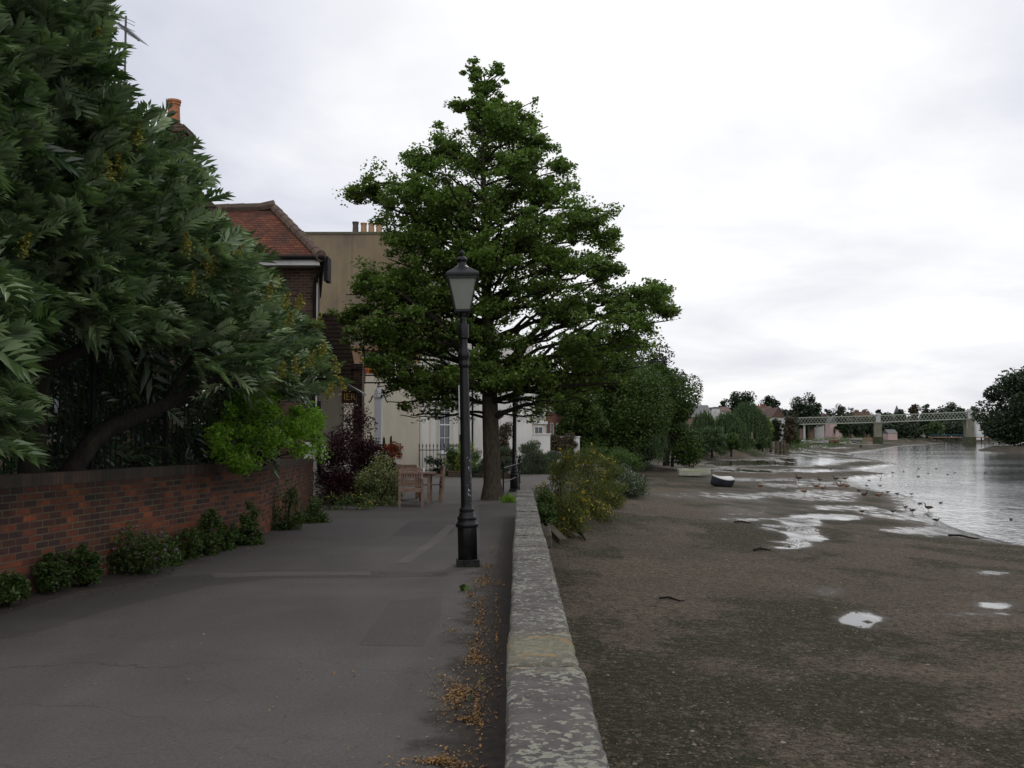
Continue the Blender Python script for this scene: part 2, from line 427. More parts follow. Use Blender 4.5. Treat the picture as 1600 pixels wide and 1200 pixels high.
# foliage
M['l_oak'] = leaf_mat('leaf_oak', (0.046, 0.082, 0.016), (0.170, 0.245, 0.050), (0.13, 0.19, 0.06), 0.40)
M['l_mid'] = leaf_mat('leaf_mid', (0.022, 0.045, 0.011), (0.085, 0.135, 0.028), None, 0.25)
M['l_rag'] = leaf_mat('leaf_ragwort', (0.045, 0.062, 0.018), (0.150, 0.165, 0.045), None, 0.25)
M['l_ail'] = leaf_mat('leaf_pinnate', (0.016, 0.042, 0.016), (0.055, 0.105, 0.034), (0.23, 0.29, 0.16), 0.15, 0.38, 0.5)
def pinnate():
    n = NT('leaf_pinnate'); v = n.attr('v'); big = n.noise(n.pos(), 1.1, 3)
    c = n.ramp(n.math('ADD', n.math('MULTIPLY', v, .85), n.math('MULTIPLY', big, .25)), [(0.12, (0.011, 0.029, 0.011)), (0.34, (0.042, 0.082, 0.028)), (0.54, (0.13, 0.20, 0.08)), (0.76, (0.34, 0.42, 0.24))])  # palest stops: pale leaves, with their highlights put into the colour
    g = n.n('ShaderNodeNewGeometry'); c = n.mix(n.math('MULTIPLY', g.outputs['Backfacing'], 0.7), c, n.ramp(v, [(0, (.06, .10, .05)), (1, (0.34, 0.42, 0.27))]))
    n.done(c, 0.27, 0.7)
    tr = n.n('ShaderNodeBsdfTranslucent'); n.l(n.mix(1.0, c, (0.9, 1.25, 0.4), 'MULTIPLY'), tr.inputs[0])
    mx = n.n('ShaderNodeMixShader'); mx.inputs[0].default_value = 0.14
    n.l(n.b.outputs[0], mx.inputs[1]); n.l(tr.outputs[0], mx.inputs[2]); n.l(mx.outputs[0], n.out.inputs[0]); return n.m
M['l_ail'] = pinnate()
M['l_bright'] = leaf_mat('leaf_bright', (0.10, 0.19, 0.022), (0.25, 0.42, 0.05), None, 0.4)
M['l_weed'] = leaf_mat('leaf_weed', (0.032, 0.058, 0.017), (0.095, 0.150, 0.038), None, 0.2)
M['l_purple'] = leaf_mat('leaf_purple', (0.014, 0.006, 0.009), (0.060, 0.016, 0.025), None, 0.15)
M['l_varieg'] = leaf_mat('leaf_variegated', (0.07, 0.10, 0.03), (0.30, 0.33, 0.14), None, 0.2)
M['l_yel'] = leaf_mat('leaf_yellowgreen', (0.09, 0.13, 0.02), (0.30, 0.32, 0.05), None, 0.25)
M['l_dark'] = leaf_mat('leaf_dark', (0.012, 0.024, 0.011), (0.034, 0.058, 0.022), None, 0.15)
M['l_far'] = leaf_mat('leaf_far', (0.022, 0.036, 0.022), (0.050, 0.075, 0.040), None, 0.12)
M['l_willow'] = leaf_mat('leaf_willow', (0.038, 0.066, 0.028), (0.095, 0.145, 0.062), None, 0.25)
M['l_lav'] = leaf_mat('leaf_greygreen', (0.045, 0.065, 0.04), (0.11, 0.14, 0.085), None, 0.2)
M['l_brown'] = leaf_mat('leaf_brownish', (0.05, 0.045, 0.03), (0.12, 0.09, 0.055), None, 0.15)
M['f_yellow'] = leaf_mat('petal_yellow', (0.28, 0.21, 0.02), (0.52, 0.40, 0.04), None, 0.2)
M['f_panicle'] = leaf_mat('seed_panicle', (0.15, 0.15, 0.03), (0.34, 0.30, 0.06), None, 0.2)
M['f_red'] = leaf_mat('petal_red', (0.35, 0.012, 0.02), (0.75, 0.06, 0.025), None, 0.2)
M['f_white'] = leaf_mat('petal_white', (0.6, 0.58, 0.5), (0.85, 0.82, 0.75), None, 0.2)
M['f_mauve'] = leaf_mat('petal_mauve', (0.18, 0.09, 0.22), (0.32, 0.18, 0.36), None, 0.2)
M['f_pink'] = leaf_mat('petal_pink', (0.5, 0.12, 0.16), (0.75, 0.25, 0.28), None, 0.2)
M['litter'] = leaf_mat('fallen_leaf', (0.085, 0.042, 0.016), (0.36, 0.20, 0.065), None, 0.05)
M['litter_pale'] = leaf_mat('pale_fallen_leaf', (0.4, 0.33, 0.2), (0.6, 0.55, 0.4), None, 0.05)

# ------------------------------------------------------------------ foliage builders
def unit(a): return a / np.maximum(np.linalg.norm(a, axis=1, keepdims=True), 1e-9)
def leaf_arrays(P, size, rng, asp=0.6, up=0.35, fold=0.25, D=None, spread=1.0):
    N = len(P)
    d = rng.normal(size=(N, 3)) * np.array([1, 1, 0.7])
    if D is not None: d = D + d * spread * 0.5
    d = unit(d)
    nrm = rng.normal(size=(N, 3)); nrm[:, 2] += up * 3; nrm = unit(nrm)
    side = unit(np.cross(d, nrm)); nn = np.cross(side, d)
    s = np.asarray(size).reshape(-1, 1) * np.ones((N, 1))
    s = s * rng.uniform(0.7, 1.25, (N, 1))
    V = np.empty((N, 4, 3))
    V[:, 0] = P - d * s * 0.5
    V[:, 1] = P + side * s * asp * 0.5 + nn * s * fold * 0.5
    V[:, 2] = P + d * s * 0.5
    V[:, 3] = P - side * s * asp * 0.5 + nn * s * fold * 0.5
    i = np.arange(N)[:, None] * 4
    Fc = np.concatenate([i + np.array([[0, 1, 2]]), i + np.array([[0, 2, 3]])], axis=1).reshape(-1, 3)
    v = np.repeat(rng.random(N), 2)
    return V.reshape(-1, 3), Fc, v
def foliage(name, P, size, m, parent, rng, **k):
    V, Fc, v = leaf_arrays(np.asarray(P), size, rng, **k)
    return tri_mesh(name, V, Fc, m, parent, {'v': ('FACE', v)})
def ball(n, rng, shell=0.35):
    p = unit(rng.normal(size=(n, 3))); r = rng.random((n, 1)) ** shell
    return p * r
def clumps(C, rad, per, rng, flat=0.6, shell=0.4):
    C = np.asarray(C); N = len(C)
    rad = np.asarray(rad).reshape(-1, 1) * np.ones((N, 1))
    b = ball(N * per, rng, shell) * np.array([1, 1, flat])
    return np.repeat(C, per, axis=0) + b * np.repeat(rad, per, axis=0)
def bez(a, b, sag=0.0, n=6, rng=None, jit=0.0):
    a, b = np.array(a, float), np.array(b, float); L = np.linalg.norm(b - a)
    out = []
    for i in range(n + 1):
        t = i / n; p = a + (b - a) * t; p[2] += sag * L * 4 * t * (1 - t)
        if rng is not None and 0 < i < n: p = p + rng.normal(size=3) * jit * L
        out.append(p)
    return out

def far_tree(name, label, pxl, pxr, ytop, Y, zb=0.0, m='l_far', n=6000, trunk=0.12, leaf=None, group=None, shape='round', seed=1, ybot=None, cat='tree', flat=0.75, gaps=1.0):
    """tree at its real distance: crown from clumps, trunk with limbs"""
    rng = np.random.default_rng(seed)
    x0, x1 = X(pxl, Y), X(pxr, Y); w = (x1 - x0) / 2; cx = (x0 + x1) / 2
    zt = Z(ytop, Y); h = zt - zb
    zlow = zb + h * trunk if ybot is None else Z(ybot, Y)
    leaf = leaf or max(0.16, 3.0 * Y / 1600)
    t = thing(name, label, cat, (cx, Y, zb), group)
    cz, hz = (zt + zlow) / 2, (zt - zlow) / 2
    if shape == 'willow':
        ns = n // 26
        a = rng.uniform(0, 2 * PI, ns); r = np.sqrt(rng.random(ns)) * 0.97
        lump = 1 + 0.12 * np.sin(a * 5 + seed) + 0.08 * np.sin(a * 11)
        top = np.sqrt(np.maximum(0, 1 - r ** 2.4)) * (1 - 0.16 * rng.random(ns)) + 0.10 * np.sin(a * 4 + r * 6 + seed)
        sx = cx + np.cos(a) * r * w * lump; sy = Y + np.sin(a) * r * w * 0.9; sz = zlow + (zt - zlow) * (0.22 + 0.78 * top)
        L = (sz - zlow) * rng.uniform(0.45, 1.0, ns) * (0.35 + 0.65 * r)
        L = np.maximum(L, h * 0.08)
        tt = np.repeat(np.linspace(0, 1, 26)[None], ns, 0)
        px = sx[:, None] + np.cos(a)[:, None] * tt * 0.06 * w; py = sy[:, None] + np.sin(a)[:, None] * tt * 0.06 * w
        P = np.stack([px, py, sz[:, None] - tt * L[:, None]], -1).reshape(-1, 3) + rng.normal(size=(ns * 26, 3)) * w * 0.018
        D = np.tile(np.array([[0.1, 0, -1.0]]), (len(P), 1))
        foliage('crown', P, leaf, M[m], t, rng, asp=0.35, D=D, spread=0.6)
        cen = np.stack([sx, sy, sz], -1)[:14]
    else:
        nb = 46
        d = unit(rng.normal(size=(nb, 3))); d[:, 2] = np.where(d[:, 2] < -0.8, -d[:, 2], d[:, 2])
        r = rng.random((nb, 1)) ** 0.45
        if shape == 'cone':
            zz = rng.random(nb); rr = (1 - zz) * rng.random(nb) ** .4; aa = rng.uniform(0, 2 * PI, nb)
            cen = np.stack([cx + np.cos(aa) * rr * w, Y + np.sin(aa) * rr * w, zlow + (zt - zlow) * zz * .95], -1)
            br = w * 0.25 * np.ones(nb)
        else:
            cen = np.array([cx, Y, cz]) + d * r * np.array([w * 0.80, w * 0.75, hz * 0.80])
            br = min(w, hz * 1.3) * rng.uniform(0.18, 0.38, nb)
        P = clumps(cen, br, n // nb, rng, flat, 0.3 * gaps)
        for ax, lo, hi in ((0, x0, x1), (2, zlow, zt)):
            a, c_ = np.percentile(P[:, ax], [0.6, 99.6]); P[:, ax] = lo + (P[:, ax] - a) * (hi - lo) / (c_ - a); cen[:, ax] = lo + (cen[:, ax] - a) * (hi - lo) / (c_ - a)
        foliage('crown', P, leaf, M[m], t, rng)
    b = MB(); tr = max(0.12, h * 0.028)
    b.tube([(cx, Y, zb - 0.3), (cx + 0.02 * w, Y, zb + h * 0.25), (cx - 0.03 * w, Y, cz)], [tr * 1.3, tr, tr * 0.55], 8)
    for c in cen[:8]:
        b.tube(bez((cx, Y, zb + h * rng.uniform(0.2, 0.4)), c, 0.05, 4), [tr * 0.5, tr * 0.4, tr * 0.3, tr * 0.2, tr * 0.1], 5)
    b.build('trunk', M['bark_dark'], t, smooth=True)
    return t

def shrub(name, label, c, rx, ry, h, m, rng, n=1500, leaf=0.06, group=None, cat='shrub', flowers=None, flat=0.8, asp=0.55, zlow=0.0, D=None, nb=16, stems=True, clump=0.4):
    c = np.array([c[0], c[1], c[2] if len(c) > 2 else 0.0])
    t = thing(name, label, cat, c, group)
    d = ball(nb, rng, 0.5); d[:, 2] = np.abs(d[:, 2]) * 1.0
    k = 1 - clump * 0.75
    cen = c + np.array([0, 0, zlow]) + d * np.array([rx * k, ry * k, (h - zlow) * (1 - clump * 0.45)])
    cen[:, 2] = np.maximum(cen[:, 2], c[2] + zlow + 0.08 * h)
    P = clumps(cen, np.minimum(rx, h * .8) * clump * rng.uniform(0.7, 1.15, nb), n // nb, rng, flat, 0.4)
    for ax, lo, hi in ((0, c[0] - rx, c[0] + rx), (2, c[2] + max(zlow, 0.0), c[2] + h)):
        a, e = np.percentile(P[:, ax], [0.8, 99.3]); P[:, ax] = lo + (P[:, ax] - a) * (hi - lo) / (e - a); cen[:, ax] = lo + (cen[:, ax] - a) * (hi - lo) / (e - a)
    P[:, 2] = np.maximum(P[:, 2], c[2] + 0.02)
    foliage('foliage', P, leaf, M[m], t, rng, asp=asp, D=None if D is None else np.tile(np.array([D]), (len(P), 1)))
    if stems:
        b = MB()
        for q in cen[:min(9, nb)]:
            b.tube(bez(c + np.array([rng.normal() * rx * .1, rng.normal() * ry * .1, -0.05]), q, 0.03, 4), [0.014 * (1 + h * .5)] * 2 + [0.010, 0.008, 0.005], 5)
        b.build('stems', M['bark_dark'], t)
    if flowers:
        fm, fn, fs, fname = flowers
        idx = rng.integers(0, len(P), fn)
        Q = P[idx] + unit(P[idx] - (c + np.array([0, 0, h * .35]))) * leaf * 1.0
        Q = np.repeat(Q, 4, axis=0) + rng.normal(size=(fn * 4, 3)) * fs * 0.45
        tag(foliage(fname, Q, fs, M[fm], t, rng, asp=0.9), kind='stuff')
    return t

# ================================================================== TERRAIN
WZ = -2.25
def seg_dist(P, A, B):
    d = B - A; t = np.clip(((P - A) @ d) / (d @ d), 0, 1)
    return np.linalg.norm(P - (A + t[:, None] * d), axis=1)
def poly_dist(P, L):
    L = np.asarray(L, float); r = np.full(len(P), 1e9)
    for a, b in zip(L[:-1], L[1:]): r = np.minimum(r, seg_dist(P, a, b))
    return r
def inside(P, poly):
    poly = np.asarray(poly, float); x, y = P[:, 0], P[:, 1]; c = np.zeros(len(P), bool)
    j = len(poly) - 1
    for i in range(len(poly)):
        xi, yi = poly[i]; xj, yj = poly[j]
        if yi != yj:
            c ^= ((yi > y) != (yj > y)) & (x < (xj - xi) * (y - yi) / (yj - yi) + xi)
        j = i
    return c
# foot of the bank (foreshore level -1)
bank = [(0.30, -6), (0.33, 3), (0.44, 21.2), (0.75, 23.5), (1.3, 26), (2.6, 31), (4.4, 42), (6.5, 58), (10, 82), (18, 114), (31, 132), (48, 170), (84, 265), (125, 380), (178, 500), (265, 612), (400, 730), (700, 900)]
# water's edge, unprojected from the photograph onto the river level
wpx = [(1600, 853), (1540, 839), (1485, 822), (1452, 806), (1441, 792), (1432, 783), (1418, 774), (1380, 768), (1348, 760), (1336, 752), (1345, 747), (1413, 742), (1360, 737.5), (1340, 734), (1404, 726), (1385, 721), (1330, 714), (1336, 709), (1380, 703), (1410, 697)]
water = [(34, 8), (28, 20), (21.5, 31)] + [tuple(onz(a, b, WZ)[:2]) for a, b in wpx] + [(238, 560), (305, 625), (420, 700), (760, 860)]
bank = np.array(bank, float); water = np.array(water, float)
land_poly = np.vstack([bank, [(700, 3000), (-3000, 3000), (-3000, -200), (0.3, -200)]])
water_poly = np.vstack([water, [(3000, 860), (3000, -200), (60, -200)]])

def vnoise(P, scale, seed=0, octv=3):
    """cheap value noise in numpy"""
    out = np.zeros(len(P)); amp = 1; tot = 0
    for o in range(octv):
        q = P * scale * 2 ** o + seed * 17.3; i = np.floor(q).astype(np.int64); f = q - i; f = f * f * (3 - 2 * f)
        def h(a, b):
            n = (a * 374761393 + b * 668265263 + seed * 1442695041 + o * 97) & 0x7fffffff
            n = ((n ^ (n >> 13)) * 1274126177) & 0x7fffffff
            return ((n ^ (n >> 16)) & 0xffff) / 65535.0
        v = (h(i[:, 0], i[:, 1]) * (1 - f[:, 0]) + h(i[:, 0] + 1, i[:, 1]) * f[:, 0]) * (1 - f[:, 1]) + (h(i[:, 0], i[:, 1] + 1) * (1 - f[:, 0]) + h(i[:, 0] + 1, i[:, 1] + 1) * f[:, 0]) * f[:, 1]
        out += v * amp; tot += amp; amp *= 0.5
    return out / tot - 0.5

def height(P):
    db = poly_dist(P, bank); dw = poly_dist(P, water)
    inl = inside(P, land_poly); inw = inside(P, water_poly) & ~inl
    t = dw / (dw + db + 1e-6)
    z = WZ + 1.25 * t ** 0.85
    z = z + vnoise(P, 0.30, 3) * 0.10 * np.minimum(1, dw / 6) * np.minimum(1, db / 2) + vnoise(P, 2.2, 5, 2) * 0.03 * np.minimum(1, db)* np.minimum(1, dw / 2)
    z = np.where(inw, WZ - 0.02 - 0.05 * np.minimum(dw, 30), z)
    slope = np.where(P[:, 1] < 22, 0.9, np.where(P[:, 1] < 60, 0.62, 0.35))
    z = np.where(inl, -1.0 + np.minimum(0.97, db * slope) + vnoise(P, 1.1, 8) * 0.12 * np.minimum(1, db) * (db * slope < 0.97), z)
    z = np.where(inl & (P[:, 1] > 21.5), np.minimum(z, -0.03), np.where(inl, np.minimum(z, -0.04), z))
    return z, inl, inw, db, dw

na, nr = 620, 300
ang = np.concatenate([np.linspace(R(-75), R(-35), 60, endpoint=False), np.linspace(R(-35), R(32), na - 120), np.linspace(R(32.3), R(80), 60)])
rad = np.concatenate([np.geomspace(2.0, 60, 190, endpoint=False), np.geomspace(60, 2600, 110)])
A_, R_ = np.meshgrid(ang, rad)
GP = np.stack([np.sin(A_) * R_, np.cos(A_) * R_ - 1.2], -1).reshape(-1, 2)
gz, inl, inw, db_, dw_ = height(GP)
# where water lies on the mud (puddles and runnels seen in the photograph)
pud = np.zeros(len(GP))
def lvl(px, py):
    d = ray(px, py); o_ = np.array([0, 0, 1.65]); T = np.concatenate([np.geomspace(3, 700, 900)])
    Pp = o_ + d[None] * T[:, None]; hh = np.maximum(height(Pp[:, :2])[0], WZ - .03)
    i = int(np.argmax(Pp[:, 2] <= hh)); a, b_ = T[max(i - 1, 0)], T[i]
    for _ in range(14):
        m_ = (a + b_) / 2; q_ = o_ + d * m_
        if q_[2] <= max(float(height(q_[None, :2])[0][0]), WZ - .03): b_ = m_
        else: a = m_
    return o_ + d * b_
for px, py, rx, ry, k in [(1352, 968, 34, 13, 1.0), (1240, 815, 36, 10, 1.0), (1250, 838, 30, 17, 1.0), (1300, 808, 50, 5, .8), (1420, 805, 90, 10, .6), (1490, 830, 70, 9, .8), (1180, 800, 60, 14, .35), (1200, 775, 110, 9, .5), (1120, 775, 90, 8, .4),
                          (1300, 780, 60, 6, .5), (1280, 770, 90, 8, .55), (1250, 735, 150, 3, .9), (1180, 726, 120, 3, .8), (1240, 720, 130, 5, .8), (1320, 712, 90, 3.5, .8), (1150, 735, 90, 2.5, .6), (1560, 945, 35, 7, .8), (1545, 960, 60, 3, .55), (1560, 895, 40, 4, .5), (1295, 925, 20, 8, .4),
                          (1350, 693, 30, 1.6, .8), (1290, 699, 50, 1.5, .7), (1440, 828, 60, 8, .7), (1400, 752, 60, 3, .5), (1180, 750, 100, 4, .5), (1290, 757, 70, 4, .7), (1330, 795, 90, 5, .55), (1180, 812, 70, 4, .5)]:
    c = lvl(px, py)[:2]; e1 = lvl(px + rx, py)[:2] - c; e2 = lvl(px, py + ry)[:2] - c
    e2 = np.array([e2[0], e2[1]]); Mx = np.linalg.inv(np.stack([e1, e2], 1))
    q = (GP - c) @ Mx.T; fr_ = 9.0 / max(4.0, np.linalg.norm(c)); dd = np.sqrt((q ** 2).sum(1)) + vnoise(GP, 2.6 * fr_, 41) * 1.5 + vnoise(GP, 7 * fr_, 43, 2) * .6
    pud = np.maximum(pud, np.clip(1.45 - dd, 0, 1) * k)
pud = np.maximum(pud, np.clip(1 - dw_ / 3.0, 0, 1) * 0.75 * (~inl))
# green weed and pale gravel zones
gd_ = np.linalg.norm(GP, axis=1)
grn = np.clip(vnoise(GP, 0.14, 11) * 2.0 + vnoise(GP, 0.7, 12) * 1.6 + 0.34 + np.clip((17 - gd_) / 7, 0, 1) * .42, 0, 1)
for px, py, rx, ry, k in [(1100, 870, 130, 70, -.7), (1420, 930, 130, 45, -.7), (1360, 855, 120, 35, -.6), (1060, 790, 130, 35, -.5), (1250, 960, 120, 60, .6), (1010, 1080, 90, 120, .6), (1400, 1090, 160, 60, .7), (1180, 840, 90, 35, .5), (1180, 1150, 160, 40, -.25), (1000, 990, 60, 40, -.4)]:
    c = lvl(px, py)[:2]; e1 = lvl(px + rx, py)[:2] - c; e2 = lvl(px, py + ry)[:2] - c
    q = (GP - c) @ np.linalg.inv(np.stack([e1, e2], 1)).T; dd = np.sqrt((q ** 2).sum(1)) + vnoise(GP, .8, 31) * .9
    grn = np.clip(grn + np.clip(1.2 - dd, 0, 1) * k, 0, 1)
idx = np.arange(nr * na).reshape(nr, na)
Q = np.stack([idx[:-1, :-1], idx[:-1, 1:], idx[1:, 1:], idx[1:, :-1]], -1).reshape(-1, 4)[:, ::-1]
cland = (inl & (db_ > 1.4))[Q].all(1)
V3 = np.column_stack([GP, gz])
def sub(sel):
    q = Q[sel]; u, inv = np.unique(q, return_inverse=True); return u, inv.reshape(q.shape)

def foreshore_mat():
    n = NT('foreshore_mud'); p = n.pos()
    wet = n.attr('wet'); g = n.attr('green')
    f = n.noise(p, 0.5, 7, 0.65); fine = n.noise(p, 24, 5, 0.75); mid = n.noise(p, 5, 6, 0.7)
    c = n.ramp(n.math('ADD', n.math('MULTIPLY', f, 0.5), n.math('MULTIPLY', mid, 0.5)), [(0.36, (0.058, 0.045, 0.033)), (0.64, (0.168, 0.132, 0.096))])
    gm = n.ramp(n.math('ADD', n.math('MULTIPLY', g, 0.55), n.math('ADD', n.math('MULTIPLY', n.noise(p, 3.5, 9, 0.82), 0.75), n.math('MULTIPLY', n.noise(p, 15, 5, 0.7), 0.45))), [(0.70, 0.0), (0.82, 1.0)])
    c = n.mix(gm, c, n.ramp(fine, [(0.35, (0.014, 0.017, 0.008)), (0.7, (0.052, 0.052, 0.023))]))
    # gravel: each stone its own tone
    v1 = n.voro(p, 38, out='Color'); v1d = n.voro(p, 38, out='Distance')
    st = n.ramp(v1, [(0.0, (0.014, 0.012, 0.009)), (0.5, (0.085, 0.068, 0.050)), (0.88, (0.20, 0.165, 0.13)), (1.0, (0.34, 0.30, 0.25))])
    c = n.mix(n.math('MULTIPLY', n.ramp(n.noise(p, 9, 5, .7), [(0.42, 0.05), (0.62, 0.7)]), n.math('SUBTRACT', 1.0, n.math('MULTIPLY', gm, .62))), c, st)
    c = n.mix(n.ramp(n.noise(p, 13, 6, 0.8), [(0.40, 0.88), (0.53, 0.0)]), c, (0.018, 0.016, 0.010))
    c = n.mix(n.ramp(n.noise(n.pos((1, 1, 1)), 8, 8, 0.85), [(0.52, 0.0), (0.64, 0.65)]), c, (0.185, 0.152, 0.11))
    w = n.ramp(n.math('ADD', n.math('MULTIPLY', wet, 1.0), n.math('MULTIPLY', n.math('SUBTRACT', n.noise(n.pos((1, 0.6, 1)), 1.5, 7, 0.66), 0.5), 1.3)), [(0.44, 0.0), (0.62, 1.0)])
    damp = n.ramp(wet, [(0.0, 0.0), (0.5, 1.0)])
    c = n.mix(n.math('MULTIPLY', damp, 0.5), c, mul((0.045, 0.037, 0.030), 1))
    c = n.mix(w, c, (0.025, 0.022, 0.019))
    rough = n.math('SUBTRACT', n.math('SUBTRACT', 0.95, n.math('MULTIPLY', damp, 0.36)), n.math('MULTIPLY', w, 0.53), clamp=True)
    h = n.math('ADD', n.math('MULTIPLY', n.math('MULTIPLY', v1d, -1.0), 0.6), n.math('ADD', n.math('MULTIPLY', fine, 0.5), mid))
    bp = n.bump(h, 0.8, 0.03)
    n.l(n.math('SUBTRACT', 0.9, n.math('MULTIPLY', w, 0.87)), bp.inputs['Strength'])
    sp_ = n.math('ADD', 0.12, n.math('MULTIPLY', w, 0.5))
    return n.done(c, rough, sp_)
def soil_mat():
    n = NT('ground_soil'); p = n.pos()
    c = n.ramp(n.noise(p, 1.2, 7, 0.7), [(0.35, (0.025, 0.030, 0.014)), (0.55, (0.05, 0.055, 0.026)), (0.72, (0.075, 0.062, 0.042))])
    n.bump(n.noise(p, 12, 5), 0.8, 0.05)
    return n.done(c, 0.95, 0.1)
M['foreshore'] = foreshore_mat(); M['soil'] = soil_mat()
u, q = sub(~cland)
o = tri_mesh('foreshore', V3[u], q, M['foreshore'], None, {'wet': ('POINT', pud[u]), 'green': ('POINT', grn[u])}, True); tag(o, kind='structure')
u, q = sub(cland)
o = tri_mesh('ground', V3[u], q, M['soil'], None, None, True); tag(o, kind='structure')

# river
n = NT('river_water'); p = n.pos((1, 0.55, 1))
rip = n.math('ADD', n.math('MULTIPLY', n.noise(p, 2.6, 4, 0.55, 0.6), 1.0), n.math('MULTIPLY', n.noise(n.pos((1, .4, 1)), 0.55, 3), 1.3))
calm = n.ramp(n.noise(n.pos((0.4, 1.0, 1)), 0.035, 5, .6), [(0.40, 0.35), (0.62, 1.0)])
bp = n.bump(rip, 0.3, 0.05); n.l(calm, bp.inputs['Strength'])
M['river'] = n.done((0.13, 0.137, 0.14), 0.05, 1.0)
wy = np.array([(0.5, -60), (2500, -60), (2500, 1500), (0.5, 1500)], float)
o = tri_mesh('river', np.column_stack([wy, np.full(4, WZ)]), [[0, 1, 2, 3]], M['river']); tag(o, kind='structure')

# far bank and island
def blob_land(name, pts, z0, z1, m, inset):
    pts = np.array(pts, float); c = pts.mean(0); n_ = len(pts)
    top = c + (pts - c) * inset
    V = np.vstack([np.column_stack([pts, np.full(n_, z0)]), np.column_stack([top, np.full(n_, z1)])])
    b = MB(); b.add(V, [tuple(range(n_, 2 * n_))] + [(i, (i + 1) % n_, n_ + (i + 1) % n_, n_ + i) for i in range(n_)])
    o = b.build(name, m, None, smooth=True, uv=False); return tag(o, kind='structure')
M['mudbank'] = plain('bank_mud', (0.075, 0.062, 0.046), 0.9, 0.35, 0.6, 0.2)
blob_land('island', [(118, 262), (124, 250), (150, 238), (190, 238), (230, 250), (250, 275), (220, 300), (165, 302), (128, 285)], WZ - 0.4, -1.0, M['mudbank'], 0.90)

# ================================================================== FOOTPATH
def sheet(name, pts, z, m, kind='structure'):
    b = MB(); b.add([(x, y, z) for x, y in pts], [tuple(range(len(pts)))])
    return tag(b.build(name, m, None, uv=False), kind=kind)
wl_ = lambda Y: -0.048 + 0.006 * Y
path_poly = [(-7.0, -3), (wl_(-3) + .05, -3), (wl_(21) + .05, 21.2), (wl_(21) + .3, 21.2), (0.55, 23.5), (0.95, 27), (1.5, 33), (2.2, 42), (3.6, 52), (7, 66), (12, 84), (10.5, 86), (4.2, 68), (1.7, 58), (0.2, 50), (-3.2, 43.5), (-9, 43.5), (-9, 31), (-4.9, 31), (-4.9, 25), (-4.15, 17), (-5.15, 10), (-7.0, 4)]
sheet('footpath', path_poly, 0.0, M['asphalt'])
def pxs(l): return [tuple(onz(a, b, 0)[:2]) for a, b in l]
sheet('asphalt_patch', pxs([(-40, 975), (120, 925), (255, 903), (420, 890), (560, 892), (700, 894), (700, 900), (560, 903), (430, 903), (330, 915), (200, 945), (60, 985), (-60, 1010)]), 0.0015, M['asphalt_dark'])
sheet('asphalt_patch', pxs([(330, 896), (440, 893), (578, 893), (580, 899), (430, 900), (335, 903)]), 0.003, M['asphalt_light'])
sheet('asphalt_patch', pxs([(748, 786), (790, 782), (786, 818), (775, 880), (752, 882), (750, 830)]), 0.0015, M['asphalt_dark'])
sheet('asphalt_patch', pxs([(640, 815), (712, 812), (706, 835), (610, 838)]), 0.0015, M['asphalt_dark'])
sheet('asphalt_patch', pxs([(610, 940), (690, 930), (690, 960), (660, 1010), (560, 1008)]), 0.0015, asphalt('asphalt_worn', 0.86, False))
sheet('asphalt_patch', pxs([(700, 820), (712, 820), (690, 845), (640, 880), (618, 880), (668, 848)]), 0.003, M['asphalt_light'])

# ================================================================== RIVER WALL
n = NT('lichen_stone'); p = n.pos()
base = n.ramp(n.noise(p, 5, 6, 0.7), [(0.35, (0.080, 0.073, 0.068)), (0.66, (0.145, 0.133, 0.122))])
li = n.math('ADD', n.math('SUBTRACT', n.noise(p, 26, 3, 0.6, 0.3), n.math('MULTIPLY', n.math('SUBTRACT', n.voro(p, 24), .4), .30)), n.math('MULTIPLY', n.math('SUBTRACT', n.noise(p, 2.6, 3), 0.5), 0.5))
c = n.mix(n.ramp(li, [(0.525, 0.0), (0.545, 1.0)]), base, n.ramp(n.noise(p, 60, 3), [(0.3, (0.20, 0.20, 0.155)), (0.7, (0.33, 0.33, 0.27))]))
sx = n.n('ShaderNodeSeparateXYZ'); n.l(p, sx.inputs[0])
near = n.math('SUBTRACT', 1.0, n.math('MULTIPLY', n.math('ABSOLUTE', n.math('SUBTRACT', sx.outputs[1], 5.35)), 1.7), clamp=True)
c = n.mix(n.math('MULTIPLY', near, 0.75), c, n.ramp(n.noise(p, 40, 5, .7), [(0.3, (0.13, 0.12, 0.07)), (0.7, (0.28, 0.26, 0.18))]))
c = n.mix(n.math('MULTIPLY', near, n.ramp(n.noise(p, 9, 4), [(0.58, 0.0), (0.64, 0.85)])), c, (0.36, 0.21, 0.05))
c = n.mix(n.ramp(n.noise(p, 90, 3, .8), [(0.3, 0.35), (0.6, 0.0)]), c, (0.05, 0.045, 0.038))
n.bump(n.math('ADD', n.noise(p, 30, 6, 0.7), n.math('MULTIPLY', li, 0.4)), 0.7, 0.012)
M['coping'] = n.done(c, 0.92, 0.2)
n = NT('wet_wall_stone'); p = n.pos()
M['wallface'] = n.done(n.ramp(n.noise(p, 3, 6, .7), [(0.35, (0.035, 0.035, 0.025)), (0.7, (0.10, 0.09, 0.07))]), 0.9, 0.2)
rng = np.random.default_rng(5)
wall = thing('river_wall', 'low stone river parapet with lichen blotched coping running ahead beside the footpath', 'wall', (0.1, 10, 0))
b = MB(); b.add([(wl_(-3) + .02, -3, -1.7), (wl_(21) + .02, 21, -1.7), (wl_(21) + .30, 21, -1.7), (wl_(-3) + .30, -3, -1.7), (wl_(-3) + .02, -3, .44), (wl_(21) + .02, 21, .44), (wl_(21) + .30, 21, .44), (wl_(-3) + .30, -3, .44)],
                [(3, 2, 1, 0), (4, 5, 6, 7), (0, 1, 5, 4), (1, 2, 6, 5), (2, 3, 7, 6), (3, 0, 4, 7)])
b.build('wall_face', M['wallface'], wall)
